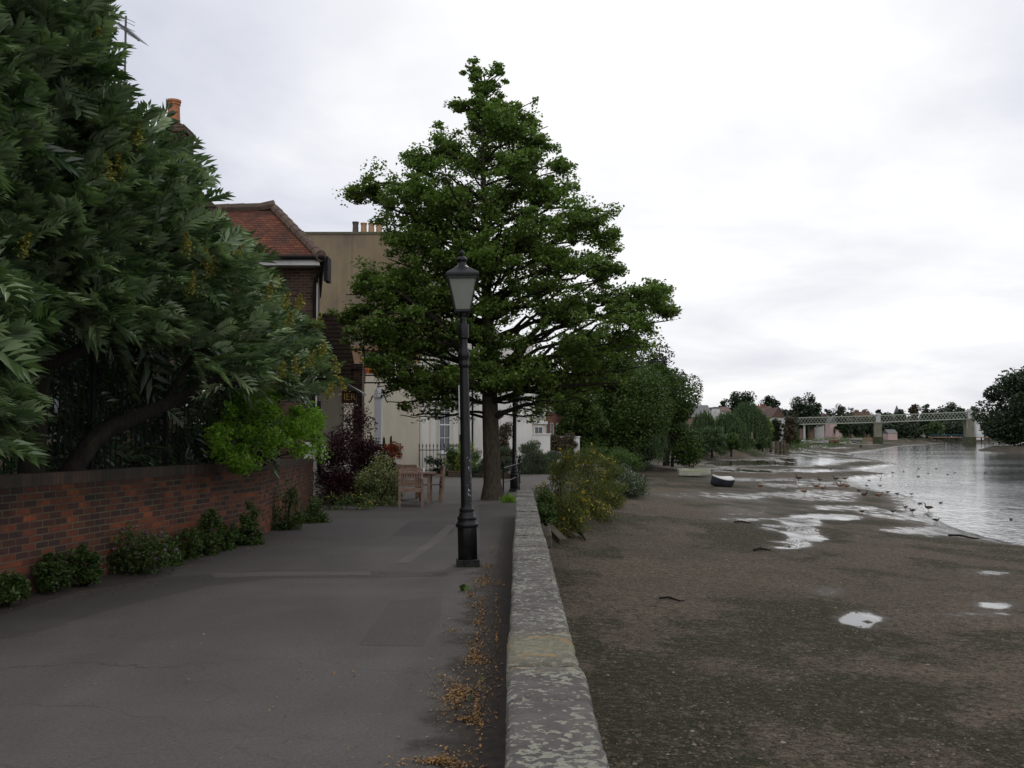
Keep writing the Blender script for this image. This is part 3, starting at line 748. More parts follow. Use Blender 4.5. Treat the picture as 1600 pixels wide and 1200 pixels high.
me = bpy.data.meshes.new('coping'); bm = bmesh.new()
y = -3.0; stones = []
edges = [-3, -1.7, -0.4, 0.9, 2.1, 3.2, 4.35, 5.0, 5.85, 6.9, 7.9, 9.2, 10.3, 11.5, 12.6, 13.9, 15.1, 16.4, 17.6, 18.8, 20.0, 21.05]
for y0, y1 in zip(edges[:-1], edges[1:]):
    dz = rng.normal() * 0.004; dl = rng.normal() * 0.004; dr = rng.normal() * 0.003
    if y0 < 4.9: dr += 0.012; dz += 0.003
    if abs(y0 - 5.0) < .01: dz += 0.006; dl -= .004
    nx, ny = 12, max(8, int((y1 - y0) / (0.05 if y0 < 8 else 0.15)))
    g = 0.009
    grid = []
    for j in range(ny + 1):
        yy = y0 + g + (y1 - y0 - 2 * g) * j / ny
        a = wl_(yy) - 0.0 + dl; c_ = wl_(yy) + 0.342 + dr
        e = min(j, ny - j) / ny * (y1 - y0)
        row = []
        prof = [(0, -0.13), (0, -0.02), (0.015, -0.004)] + [(0.04 + (0.342 - 0.08) * k / 6, 0) for k in range(7)] + [(0.327, -0.004), (0.342, -0.02), (0.342, -0.13)]
        for u_, w_ in prof:
            xx = a + (c_ - a) * u_ / 0.342
            drop = 0.010 * max(0, 1 - e / 0.02) + (0.012 * max(0, 1 - e / 0.04) * (1 if abs(y0 - 5.0) < .01 or abs(y1 - 5.0) < .01 else 0))
            nz = rng.normal() * 0.0018
            ex = rng.normal() * 0.003 if w_ < 0 else 0
            row.append(bm.verts.new((xx + ex - 0.1, yy - 10, 0.55 + dz + w_ - drop + nz)))
        grid.append(row)
    for j in range(ny):
        for i in range(len(prof) - 1):
            f = bm.faces.new((grid[j][i], grid[j][i + 1], grid[j + 1][i + 1], grid[j + 1][i])); f.smooth = True
    bm.faces.new(grid[0][::-1]); bm.faces.new(grid[-1])
bmesh.ops.recalc_face_normals(bm, faces=bm.faces)
bm.to_mesh(me); bm.free()
link_mesh('coping', me, M['coping'], wall)

# ================================================================== STREET LAMPS
def make_lamp(label, x, Y, lean, H=4.05, ladder=True):
    t = thing('street_lamp', label, 'street lamp', (0, 0, 0), None)
    b = MB()
    b.box((0, 0, 0.045), (0.30, 0.30, 0.09)); 
    b.lathe([(0.135, 0.09), (0.135, 0.52), (0.128, 0.54)], n=8)
    b.lathe([(0.128, 0.50), (0.15, 0.515), (0.15, 0.55), (0.128, 0.57), (0.122, 0.60), (0.128, 0.615), (0.128, 0.635), (0.105, 0.66), (0.10, 0.70)], n=20)
    b.build('base', M['lamp_paint'], t, smooth=True, bevel=0.004)
    b = MB()
    b.lathe([(0.088, 0.68), (0.098, 0.72), (0.098, 0.745), (0.082, 0.76), (0.076, 0.80), (0.062, 2.35), (0.056, 2.62)], n=24, flute=0.05)
    b.lathe([(0.056, 2.60), (0.072, 2.63), (0.072, 2.66), (0.06, 2.68), (0.062, 2.71), (0.082, 2.75), (0.084, 2.79), (0.066, 2.83), (0.058, 2.86), (0.055, 2.92)], n=20)
    b.lathe([(0.052, 2.90), (0.052, 2.98), (0.072, 3.0), (0.074, 3.03), (0.074, 3.17), (0.070, 3.18), (0.046, 3.185), (0.036, 3.27), (0.05, 3.30)], n=20)
    b.build('post', M['lamp_paint'], t, smooth=True)
    # lantern: tapered square cage
    zb, zt, wb, wt_ = 3.36, 3.80, 0.098, 0.19
    b = MB(); cs = [(-1, -1), (1, -1), (1, 1), (-1, 1)]
    for sx_, sy_ in cs: b.bar((sx_ * wb, sy_ * wb, zb), (sx_ * wt_, sy_ * wt_, zt), 0.018)
    for k in range(4):
        (ax, ay), (bx_, by_) = cs[k], cs[(k + 1) % 4]
        b.bar((ax * wb, ay * wb, zb), (bx_ * wb, by_ * wb, zb), 0.02, 0.03)
        b.bar((ax * wt_, ay * wt_, zt - .005), (bx_ * wt_, by_ * wt_, zt - .005), 0.03, 0.045)
    for sx_, sy_ in cs: b.tube([(0, 0, 3.26), (sx_ * .05, sy_ * .05, 3.29), (sx_ * wb, sy_ * wb, zb)], 0.009, 5)
    b.tube([(0, 0, 3.25), (0, 0, 3.345)], [0.045, 0.03], 12)
    b.build('lantern_frame', M['lamp_paint'], t)
    for k in range(4):
        (ax, ay), (bx_, by_) = cs[k], cs[(k + 1) % 4]
        g = MB(); i_ = 0.96
        g.prism([(ax * wb * i_, ay * wb * i_, zb + .01), (bx_ * wb * i_, by_ * wb * i_, zb + .01), (bx_ * wt_ * i_, by_ * wt_ * i_, zt - .03), (ax * wt_ * i_, ay * wt_ * i_, zt - .03)],
                (-(ax + bx_) * 0.0015, -(ay + by_) * 0.0015, 0))
        g.build('glass_pane', M['lamp_glass'], t)
    b = MB()  # roof
    def sq(w, z): return [(-w, -w, z), (w, -w, z), (w, w, z), (-w, w, z)]
    rings = [sq(0.212, 3.80), sq(0.218, 3.83), sq(0.212, 3.85), sq(0.10, 3.93)]
    vs = [v for r_ in rings for v in r_]; fs = [(3, 2, 1, 0)] + [(i * 4 + k, i * 4 + (k + 1) % 4, (i + 1) * 4 + (k + 1) % 4, (i + 1) * 4 + k) for i in range(3) for k in range(4)] + [(12, 13, 14, 15)]
    b.add(vs, fs)
    b.lathe([(0.108, 3.92), (0.108, 3.935), (0.070, 3.965), (0.052, 4.0), (0.056, 4.02), (0.072, 4.035), (0.072, 4.055), (0.055, 4.08), (0.02, 4.09)], n=16)
    b.build('lantern_roof', M['lamp_paint'], t, bevel=0.003)
    b = MB(); b.lathe([(0.014, 4.08), (0.016, 4.105), (0.030, 4.12), (0.033, 4.14), (0.026, 4.16), (0.008, 4.175), (0.005, 4.19)], n=12)
    b.build('finial', M['lamp_paint'], t, smooth=True)
    b = MB(); b.tube([(0, 0, 3.50), (0, 0, 3.62), (0, 0, 3.70)], [0.03, 0.045, 0.03], 12); b.box((0, 0, 3.765), (0.31, 0.31, 0.04))
    b.build('bulb_housing', M['lamp_white'], t)
    t.location = (x, Y, 0); t.rotation_euler = (0, lean, R(4)); t.scale = (H / 4.19,) * 3
    return t
def lamp_paint():
    n = NT('flaking_black_paint'); p = n.coord('Object')
    sx = n.n('ShaderNodeSeparateXYZ'); n.l(p, sx.inputs[0])
    c = n.ramp(n.noise(p, 10, 4), [(0.3, (0.005, 0.005, 0.006)), (0.7, (0.013, 0.013, 0.015))])
    zf = n.ramp(n.math('MULTIPLY', sx.outputs[2], 0.5), [(0.02, 0.15), (0.36, 0.30), (0.45, 1.0), (0.72, 0.9), (0.95, 0.0)])
    xf = n.ramp(n.math('ADD', n.math('MULTIPLY', sx.outputs[0], 9.0), 0.35), [(0.25, 0.12), (0.6, 1.0)])
    fl = n.math('ADD', n.noise(n.pos((1, 1, .55)), 30, 5, 0.7), n.math('MULTIPLY', n.math('MULTIPLY', zf, xf), 0.16))
    c = n.mix(n.ramp(fl, [(0.735, 0.0), (0.75, 1.0)]), c, (0.42, 0.42, 0.44))
    c = n.mix(n.ramp(n.math('ADD', n.noise(p, 14, 5, .7), n.ramp(n.math('MULTIPLY', sx.outputs[2], 4.0), [(0.0, 0.22), (0.7, 0.0)])), [(0.62, 0.0), (0.75, 0.6)]), c, (0.05, 0.055, 0.035))
    n.bump(n.noise(p, 50, 3), 0.2, 0.004)
    return n.done(c, 0.42, 0.3)
M['lamp_paint'] = lamp_paint()
n = NT('lantern_glass'); n.done((0.30, 0.32, 0.28), 0.12, 0.5)
tr = n.n('ShaderNodeBsdfTransparent'); mx = n.n('ShaderNodeMixShader'); mx.inputs[0].default_value = 0.55
n.l(tr.outputs[0], mx.inputs[1]); n.l(n.b.outputs[0], mx.inputs[2]); n.l(mx.outputs[0], n.out.inputs[0]); M['lamp_glass'] = n.m
M['lamp_white'] = plain('lamp_reflector', (0.45, 0.46, 0.42), 0.5, 0.1, 5)
g = onz(731, 884, 0)
lamp = make_lamp('tall black lantern street lamp with flaking paint standing nearest, left of the parapet', g[0], g[1], R(-1.25), 4.06)
b = MB(); b.box((-0.072, 0, 2.16), (0.014, 0.05, 0.42)); b.box((-0.073, 0, 1.82), (0.014, 0.05, 0.20))
bb = b.build('notice_plate', M['grey_post'], None); bb.parent = lamp
make_lamp('farther black lamp post behind the ball topped railing, its lantern lost in leaves', X(803, 30.5), 30.5, R(0.6), 3.9)

# handrail at the end of the parapet
t = thing('handrail', 'short black iron railing with ball topped posts past the end of the parapet', 'railing', (X(800, 29), 29, 0))
hp = [(X(786.5, 27), 27.0), (X(811, 31.5), 31.5), (X(812, 36), 36.0)]
for x, y in hp:
    b = MB(); b.lathe([(0.035, 0), (0.035, 0.06), (0.022, 0.09), (0.022, 0.80), (0.03, 0.82), (0.02, 0.85), (0.038, 0.88), (0.042, 0.91), (0.034, 0.945), (0.008, 0.97)], (x, y, 0), 10)
    b.build('post', M['black_iron'], t, smooth=True)
for z in (0.42, 0.80):
    b = MB(); b.tube([(hp[0][0], hp[0][1], z), (hp[1][0], hp[1][1], z), (hp[2][0], hp[2][1], z)], 0.017, 8); b.build('rail', M['black_iron'], t, smooth=True)

# ================================================================== GARDEN WALL
GA, GB, GC = (-5.85, 5.5), (-4.12, 16.9), (-4.78, 24.7)
gw = thing('garden_wall', 'old red brick garden wall with weeds at its foot along the left of the path', 'wall', (-4.9, 14, 0))
def wall_run(a, b_, z0, zt0, zt1, th, m, name, parent, side=-1, over=0.0):
    a = Vector((*a, 0)); b2 = Vector((*b_, 0)); d = (b2 - a).normalized(); nrm = Vector((-d.y, d.x, 0))
    o1 = a - nrm * over; o2 = b2 - nrm * over; i1 = a + nrm * (th + over); i2 = b2 + nrm * (th + over)
    q = MB(); q.add([(o1.x, o1.y, z0), (o2.x, o2.y, z0), (i2.x, i2.y, z0), (i1.x, i1.y, z0), (o1.x, o1.y, zt0), (o2.x, o2.y, zt1), (i2.x, i2.y, zt1), (i1.x, i1.y, zt0)],
                    [(3, 2, 1, 0), (4, 5, 6, 7), (0, 1, 5, 4), (1, 2, 6, 5), (2, 3, 7, 6), (3, 0, 4, 7)])
    return q.build(name, m, parent)
wall_run(GA, GB, -0.1, 1.13, 1.10, 0.225, M['garden_brick'], 'wall', gw)
wall_run(GB, GC, -0.1, 1.10, 0.98, 0.225, M['garden_brick'], 'wall', gw)
o = wall_run(GA, GB, 1.13, 1.265, 1.235, 0.225, M['coping_brick'], 'coping', gw, over=0.004)
# lower edge follows the wall top
for v in o.data.vertices:
    if v.co.z < 1.2 and v.co.y + 14 > 12: v.co.z = 1.10
o = wall_run(GB, GC, 0.98, 1.235, 1.11, 0.225, M['coping_brick'], 'coping', gw, over=0.004)
for v in o.data.vertices:
    if v.co.z < 1.0 and v.co.y + 14 < 20: v.co.z = 1.10

# ================================================================== BUILDINGS
def sash(parent, c, w, h, nrm, cols=2, rows=2, name='window'):
    """sash window set in a wall: frame bars, glass and sill; c = centre of the opening on the wall face"""
    nrm = Vector((nrm[0], nrm[1], 0)).normalized(); t = Vector((-nrm.y, nrm.x, 0)); c = Vector(c); Zv = Vector((0, 0, 1))
    b = MB()
    def P(u_, v_, d=0.0): return c + t * u_ + Zv * v_ + nrm * d
    fw = 0.06
    for u_ in (-w / 2, w / 2): b.bar(P(u_, -h / 2 - fw / 2, .012), P(u_, h / 2 + fw / 2, .012), fw, fw)
    for v_ in (-h / 2, 0, h / 2): b.bar(P(-w / 2 + fw / 2, v_, .012), P(w / 2 - fw / 2, v_, .012), fw * .9, fw * .9)
    for k in range(1, cols): b.bar(P(-w / 2 + w * k / cols, -h / 2 + .03, .006), P(-w / 2 + w * k / cols, h / 2 - .03, .006), .026, .026)
    for s_ in (-1, 1):
        for k in range(1, rows): b.bar(P(-w / 2 + .03, s_ * h / 4 + h / 2 * (k / rows - .5) * 1.0, .006), P(w / 2 - .03, s_ * h / 4 + h / 2 * (k / rows - .5), .006), .024, .024)
    o = b.build(name, M['white_paint'], parent)
    g = MB(); g.prism([P(-w / 2, -h / 2, -.02), P(w / 2, -h / 2, -.02), P(w / 2, h / 2, -.02), P(-w / 2, h / 2, -.02)], nrm * 0.012)
    g.build('pane', M['glass'], o)
    s2 = MB(); s2.bar(P(-w / 2 - .08, -h / 2 - .08, .05), P(w / 2 + .08, -h / 2 - .08, .05), .14, .07); s2.build('sill', M['white_paint'], o)
    return o
def pot(parent, x, y, z, h=0.5, r=0.13, m='terracotta', name='chimney_pot'):
    b = MB(); b.lathe([(r * 1.05, 0), (r, h * .1), (r * .88, h * .78), (r * .9, h * .8), (r * 1.02, h * .82), (r * 1.02, h * .86), (r * .92, h * .88), (r * 1.1, h * .93), (r * 1.1, h), (r * .8, h)], (x, y, z), 14)
    return b.build(name, M[m], parent, smooth=True)
def house(name, label, x0, x1, Y, z1, depth, wall_m, roof_m, rise=2.0, wins=(), group=None, chim=(), roof='gable_x', zb=-0.1, over=0.25):
    """box house at its real depth; wins = (px, py, width, height) seen from the river path"""
    t = thing(name, label, 'building' if name != 'house' else 'house', ((x0 + x1) / 2, Y, 0), group)
    b = MB(); b.box(((x0 + x1) / 2, Y + depth / 2, (z1 + zb) / 2), (x1 - x0, depth, z1 - zb)); b.build('wall', M[wall_m], t)
    e = over; r = MB()
    if roof == 'gable_x':   # ridge runs along x
        ym = Y + depth / 2
        r.prism([(x0 - e, Y - e, z1), (x0 - e, Y + depth + e, z1), (x0 - e, ym, z1 + rise)], (x1 - x0 + 2 * e, 0, 0))
    elif roof == 'gable_y':
        xm = (x0 + x1) / 2
        r.prism([(x0 - e, Y - e, z1 + .01), (x1 + e, Y - e, z1 + .01), (xm, Y - e, z1 + rise)], (0, depth + 2 * e, 0))
    elif roof == 'hip':
        k = min(x1 - x0, depth) / 2
        vs = [(x0 - e, Y - e, z1), (x1 + e, Y - e, z1), (x1 + e, Y + depth + e, z1), (x0 - e, Y + depth + e, z1)]
        if x1 - x0 >= depth: vs += [(x0 + k, Y + depth / 2, z1 + rise), (x1 - k, Y + depth / 2, z1 + rise)]; fs = [(3, 2, 1, 0), (0, 1, 5, 4), (1, 2, 5), (2, 3, 4, 5), (3, 0, 4)]
        else: vs += [((x0 + x1) / 2, Y + k, z1 + rise), ((x0 + x1) / 2, Y + depth - k, z1 + rise)]; fs = [(3, 2, 1, 0), (0, 1, 4), (1, 2, 5, 4), (2, 3, 5), (3, 0, 4, 5)]
        r.add(vs, fs)
    else:
        r.box(((x0 + x1) / 2, Y + depth / 2, z1 + .08), (x1 - x0 + .2, depth + .2, .16))
    ro = r.build('roof', M[roof_m], t)
    for (cx, zc, w) in chim:
        c = MB(); c.box((cx, Y + depth / 2, zc - 1.0), (w, .6, 2.0)); c.box((cx, Y + depth / 2, zc + .04), (w + .1, .7, .1)); co = c.build('chimney', M['dark_brick'], ro)
        for k in range(max(1, int(w / .4))): pot(ro, cx - w / 2 + (k + .5) * w / max(1, int(w / .4)), Y + depth / 2, zc + .08, .45, .12)
    for (px, py, w, h) in wins:
        p = at(px, py, Y); sash(t, (p[0], Y, p[2]), w, h, (0, -1))
    return t

# -- brick house behind the garden wall and its chimney
h1 = thing('brick_house', 'dark stock brick house with tiled gable and one terracotta pot, behind the feathery leaved tree', 'house', (-9, 19, 0))
b = MB(); b.prism([(-14, 19, -0.1), (-5.5, 19, -0.1), (-5.5, 19, 5.75), (-8.7, 19, 8.95), (-12.4, 19, 5.75), (-14, 19, 5.75)], (-2.3, 6.6, 0)); b.build('wall', M['stock_brick'], h1)
b = MB(); b.prism([(-5.20, 18.8, 5.62), (-5.27, 18.8, 5.50), (-8.7, 18.8, 8.93), (-12.4, 18.8, 5.4), (-12.4, 18.8, 5.55), (-8.7, 18.8, 9.12)], (-2.4, 7.0, 0)); ro = b.build('roof', M['tiles_dark'], h1)
cx, cyy = X(263, 19.6), 19.6
b = MB(); b.box((cx + .05, cyy, 6.85), (.50, .62, 1.5)); b.box((cx + .05, cyy, 7.5), (.58, .7, .10)); b.prism([(cx - .24, cyy - .3, 7.55), (cx + .34, cyy - .3, 7.55), (cx + .12, cyy - .3, 7.70), (cx - .10, cyy - .3, 7.70)], (0, .6, 0)); b.build('chimney', M['dark_brick'], ro)
pot(ro, cx + .0, cyy, 7.66, .50, .125)
for px, py in ((60, 560), (330, 600)):
    p = at(px, py, 19); sash(h1, (p[0], 19, p[2]), .9, 1.3, (0, -1))
# aerial on the ridge
ae = thing('television_aerial', 'spiky rooftop television aerial on a thin mast at the tree edge, top left', 'aerial', (X(184, 19.5), 19.5, 8.4))
mx_, my_ = X(184, 19.5), 19.5
b = MB(); b.tube([(mx_, my_, 8.3), (mx_, my_, Z(25, 19.5))], 0.022, 6); b.build('mast', M['aluminium'], ae)
a0, a1 = Vector(at(184, 35, 19.5)), Vector(at(215, 61, 19.5)); a1.y += 0.1
b = MB(); b.tube([a0, a1], 0.014, 5)
for k in range(11):
    p = a0.lerp(a1, (k + .5) / 11); b.tube([p - Vector((.13, .2, -.035)), p + Vector((.13, .2, -.035))], 0.0045, 4)
    b.box(p, (.03, .03, .03))
for dz in (-.13, .05, .12, -.06): b.tube([a0 + Vector((-.02, -.2, dz)), a0 + Vector((.22, .3, dz))], 0.006, 4)
b.build('antenna', M['aluminium'], ae)

# -- house with the red hipped roof
h2 = thing('brick_house', 'brick house with orange red hipped tile roof, white eaves and black gutter', 'house', (-8, 26, 0))
ex, ey, ez = -4.80, 25.6, 6.12
rx, ry_, rz = X(424, 27.8), 27.8, Z(327, 27.8)
b = MB(); b.prism([(-13, 26, -.1), (-4.95, 26, -.1), (-6.15, 32.6, -.1), (-13, 32.6, -.1)], (0, 0, 6.12)); b.build('wall', M['dark_brick'], h2)
b = MB()
b.add([(-14, ey, ez), (ex, ey, ez), (-6.3, 33.0, ez), (-14, 33.0, ez), (-14, ry_ , rz - .04), (rx, ry_, rz), (rx - .5, 29.9, rz), (-14, 29.9, rz)], [(3, 2, 1, 0), (0, 1, 5, 4), (1, 2, 6, 5), (2, 3, 7, 6), (3, 0, 4, 7), (4, 5, 6, 7)])
ro = b.build('roof', M['tiles'], h2)
b = MB(); hp0, hp1 = Vector((ex - .02, ey + .02, ez + .03)), Vector((rx, ry_, rz + .03))
for k in range(9):
    p, q = hp0.lerp(hp1, k / 9), hp0.lerp(hp1, (k + 1.08) / 9); b.tube([p, q], [.135, .12], 8)
rl = [Vector((-14 + k * (rx + 14) / 18, ry_, rz + .02 + .015 * math.sin(k * 2.1))) for k in range(19)]
rl[-1].z += .10; rl[-2].z += .03
for p, q in zip(rl[:-1], rl[1:]): b.tube([p, q.lerp(p, -.04)], [.13, .14], 8)
b.build('ridge_tiles', M['ridge'], ro, smooth=True)
b = MB(); b.tube([hp0 + Vector((.02, -.08, .02)), hp0 + Vector((-.1, .06, .05))], [.15, .14], 12); b.build('hip_end_tile', M['ridge'], ro, smooth=True)
b = MB(); b.box((-9.4, ey + .02, ez - .075), (9.1, .03, .20)); b.box((-9.4, ey + .22, ez - .17), (9.1, .36, .02)); b.build('fascia', M['white_paint'], h2)
b = MB(); b.tube([(-14, ey - .06, ez + .01), (ex + .06, ey - .06, ez + .01)], .055, 8); b.tube([(ex + .05, ey - .06, ez), (-6.2, 32.8, ez)], .055, 8); b.build('gutter', M['black_plastic'], h2, smooth=True)
b = MB(); b.tube([(ex + .02, ey + .1, ez - .02), (ex - .06, ey + .2, ez - .30), (ex - .20, ey + .28, ez - .50), (ex - .22, ey + .30, ez - .62), (ex - .22, ey + .30, 0.9)], .045, 8); b.build('downpipe', M['black_plastic'], h2, smooth=True)
b = MB(); b.box((ex + .10, ey + .3, ez - .25), (.10, .5, .62)); b.build('bargeboard', M['black_plastic'], h2)
b = MB(); b.box((-4.99, 25.985, 3.1), (.07, .03, 4.9)); b.build('quoin_strip', M['white_paint'], h2)

# -- white lean to with the bent black pipe at the end of the garden wall
t = thing('lean_to', 'low white lean-to with bent black waste pipe, between brick wall end and purple shrub', 'outbuilding', (-4.55, 25.2, 0))
b = MB(); x0, x1 = X(494, 25), X(521, 25)
b.prism([(x0 - .3, 25, -.05), (x1, 25, -.05), (x1, 25, .55), (X(508, 25), 25, .72), (x0, 25, 1.5), (x0 - .3, 25, 1.5)], (0, .8, 0)); b.build('wall', M['white_wall'], t)
b = MB(); b.prism([(x1 + .03, 24.97, .55), (X(508, 25), 24.97, .74), (x0 + .02, 24.97, 1.52), (x0 + .02, 24.97, 1.58), (X(509, 25), 24.97, .80), (x1 + .03, 24.97, .60)], (0, .86, 0)); b.build('capping', M['white_paint'], t)
b = MB(); b.tube([(X(498, 24.9), 24.9, 2.5), (X(499, 24.9), 24.9, .80), (X(502, 24.9), 24.9, .70), (X(511, 24.9), 24.9, .60), (X(515, 24.9), 24.9, .5), (X(516.5, 24.9), 24.9, -.05)], .045, 10); b.build('waste_pipe', M['black_plastic'], t, smooth=True)

# -- the pub
pub = thing('pub', 'brick pub with steep tile hung gable, gilt lettered signboard and dark brick pier', 'pub', (-6.5, 31, 0))
b = MB(); b.prism([(-13, 31, -.1), (X(537, 31), 31, -.1), (X(537, 31), 31, 3.0), (X(500, 31), 31, 5.0), (-13, 31, 5.4)], (-1.75, 9.5, 0)); b.build('wall', M['cream'], pub)
b = MB(); pts = [at(566, 600, 30.9), at(556, 578, 30.9), at(549, 545, 30.9), at(541, 510, 30.9), at(530, 490, 30.9), at(470, 490, 30.9), at(470, 605, 30.9)]
b.prism([tuple(p) for p in pts], (-1.75, 9.6, 0)); b.build('roof', M['tiles_dark'], pub)
b = MB(); b.box((X(559, 30.9), 31.1, 1.75), (.26, .5, 3.9)); b.box((X(558, 30.9), 31.1, 3.75), (.34, .6, .16)); b.build('brick_pier', M['dark_brick'], pub)
b = MB(); p0, p1 = at(538, 600, 30.7), at(572, 619, 30.7); b.prism([tuple(p0), tuple(p1), (p1[0], p1[1], p1[2] + .07), (p0[0], p0[1], p0[2] + .09)], (0, -.75, 0)); b.build('porch_roof', M['aluminium'], pub)
b = MB(); s0, s1 = at(534, 611, 30.5), at(557, 630, 30.5); cxs, czs = (s0[0] + s1[0]) / 2, (s0[2] + s1[2]) / 2; b.box((cxs, 30.5, czs), (s1[0] - s0[0], .05, abs(s0[2] - s1[2]))); sg = b.build('signboard', plain('brown_gilt_board', (0.10, 0.035, 0.018), .5, .2, 4), pub)
M['gilt'] = plain('gilt_letter', (0.85, 0.60, 0.14), 0.4, 0.1, 5, 0.6)
def text_mesh(s, size, m, parent, loc, rot=(PI / 2, 0, 0), ext=0.006, name='lettering', sx=1.0):
    cu = bpy.data.curves.new(name, 'FONT'); cu.body = s; cu.size = size; cu.extrude = ext; cu.align_x = 'CENTER'; cu.align_y = 'CENTER'; cu.resolution_u = 3
    tmp = bpy.data.objects.new('tmp', cu); COL.objects.link(tmp)
    dg = bpy.context.evaluated_depsgraph_get(); dg.update()
    me = bpy.data.meshes.new_from_object(tmp.evaluated_get(dg)); COL.objects.unlink(tmp); bpy.data.objects.remove(tmp)
    o = bpy.data.objects.new(name, me); COL.objects.link(o); me.materials.clear(); me.materials.append(m); o.parent = parent
    o.location = Vector(loc) - root_loc(parent); o.rotation_euler = rot; o.scale = (sx, 1, 1); return o
text_mesh('IER', .29, M['gilt'], sg, (cxs + .02, 30.468, czs), sx=.95)
b = MB(); b.box((cxs, 30.49, czs - .24), (s1[0] - s0[0] + .06, .08, .05)); b.build('sign_moulding', M['white_paint'], sg)

# -- pub sign on its post
Yp = 36.0
t = thing('pub_sign', 'framed blue and red pub sign on a pale square post before the cream building', 'pub sign', (X(591, Yp), Yp, 0))
xc = X(591, Yp)
b = MB(); b.box((xc, Yp, 1.45), (.25, .25, 3.1)); b.box((xc, Yp, 3.03), (.34, .34, .08)); b.build('post', M['grey_post'], t, bevel=.01)
b = MB(); b.lathe([(.16, 3.07), (.14, 3.16), (.05, 3.40), (.03, 3.46)], (xc, Yp, 0), 8); b.build('post_cap', M['grey_post'], t)
b = MB()
for s_ in (-1, 1):
    b.tube([(xc + s_ * (.12 + .05 * k), Yp, 3.0 + .10 * math.sin(k * 1.2) - .02 * k) for k in range(6)], [.03, .028, .026, .024, .03, .01], 6)
b.build('scroll_bracket', M['black_iron'], t, smooth=True)
sx0, sx1, sz0, sz1 = X(569, Yp), X(615, Yp), Z(598, Yp), Z(552, Yp)
b = MB()
for x in (sx0, sx1): b.bar((x, Yp, sz0 - .04), (x, Yp, sz1 + .04), .06)
for z in (sz0, sz0 + .26, sz1): b.bar((sx0 + .03, Yp, z), (sx1 - .03, Yp, z), .05)
b.bar((xc, Yp, 3.4), (xc, Yp, sz0), .07)
b.build('frame', M['black_iron'], t)
n = NT('painted_sign'); p = n.coord('Object'); sxx = n.n('ShaderNodeSeparateXYZ'); n.l(p, sxx.inputs[0])
c = n.mix(n.ramp(n.math('ADD', n.math('MULTIPLY', n.math('SUBTRACT', sxx.outputs[2], (sz0 + sz1) / 2 + .22), 4.0), n.noise(p, 1.5, 2)), [(0.48, 0.0), (0.52, 1.0)]), (0.45, 0.06, 0.02), (0.03, 0.07, 0.30))
c = n.mix(n.ramp(n.noise(p, 7, 3), [(0.56, 0.0), (0.6, 0.9)]), c, (0.55, 0.33, 0.05))
M['sign'] = n.done(c, 0.4, 0.4)
b = MB(); b.box(((sx0 + sx1) / 2, Yp, (sz0 + .28 + sz1) / 2), (sx1 - sx0 - .08, .03, sz1 - sz0 - .34)); b.build('picture_panel', M['sign'], t)

# -- tall building: blind tan flank over cream stucco
t = thing('tall_building', 'tall building with blind tan rendered flank above a cream stucco ground storey', 'building', (-6.5, 44, 0))
fx0, fx1 = -13.0, X(655, 44); zt = Z(366, 44); zm = Z(571, 44)
b = MB(); b.box(((fx0 + fx1) / 2, 47, (zt + zm) / 2), (fx1 - fx0, 6, zt - zm)); b.build('upper_wall', M['tan_render'], t)
b = MB(); b.box(((fx0 + fx1) / 2, 43.98, (Z(540, 44) + zm) / 2 + .0), (fx1 - fx0 + .01, .03, Z(540, 44) - zm)); b.build('brown_band', M['brown_render'], t)
b = MB(); b.box(((fx0 + fx1) / 2, 47, zm / 2 - .05), (fx1 - fx0 + .004, 6.05, zm + .1)); b.build('ground_storey_wall', M['cream'], t)
b = MB(); b.box(((fx0 + fx1) / 2, 43.95, zm + .02), (fx1 - fx0 + .1, .14, .12)); b.box(((fx0 + fx1) / 2, 43.95, Z(731, 44)), (fx1 - fx0 + .1, .1, .07)); b.build('string_course', M['white_paint'], t)
b = MB(); b.box(((fx0 + fx1) / 2, 43.93, Z(731, 44) / 2 - .08), (fx1 - fx0 + .08, .06, Z(731, 44) - .01)); b.build('plinth', M['white_wall'], t)
b = MB(); b.box(((fx0 + fx1) / 2, 47, zt + .05), (fx1 - fx0 + .12, 6.1, .10)); b.box((X(575, 45), 45.6, zt + .16), (1.9, 1.2, .30)); b.build('roof_coping', M['mossy_cement'], t)
for px, h, mt in ((553, .55, 'dark_pot'), (566, .5, 'buff_pot'), (578, .5, 'buff_pot'), (590, .5, 'buff_pot')): pot(t, X(px, 45.4), 45.4, zt + .28, h, .14, mt)
for px, h, mt in ((457, .4, 'dark_pot'), (466, .42, 'buff_pot')): pot(t, X(px, 45.4), 45.4, zt + .0, h, .15, mt)
# canted river front with pilasters and window
fd = Vector((0.46, 0.888, 0)); fn = Vector((fd.y, -fd.x, 0))
f0 = Vector((fx1 + .02, 44.1, 0))
b = MB(); b.prism([f0, f0 + fd * 4.4, f0 + fd * 4.4 - fn * 2.0, f0 - fn * .6 + fd * .8], (0, 0, 9.6)); b.build('river_front', M['cream'], t)
for s_, w_, m_ in ((0.22, .42, 'white_wall'), (.98, .20, 'white_wall'), (2.9, .3, 'white_wall'), (4.1, .3, 'white_wall')):
    b = MB(); q0 = f0 + fd * s_; b.bar(q0 + fn * .04, q0 + fn * .04 + Vector((0, 0, 8.6)), w_, .1); b.build('pilaster', M[m_], t)
q = f0 + fd * 2.0 + Vector((0, 0, Z(655, 46) - .25)) + fn * .02; sash(t, q, .95, 2.35, fn)
q = f0 + fd * 2.0 + Vector((0, 0, 5.2)) + fn * .02; sash(t, q, .95, 1.9, fn)
b = MB(); q = f0 + fd * 3.35 + fn * .08; b.tube([q + Vector((0, 0, .3)), q + Vector((0, 0, 9.3))], .055, 8); b.build('downpipe', M['black_plastic'], t)

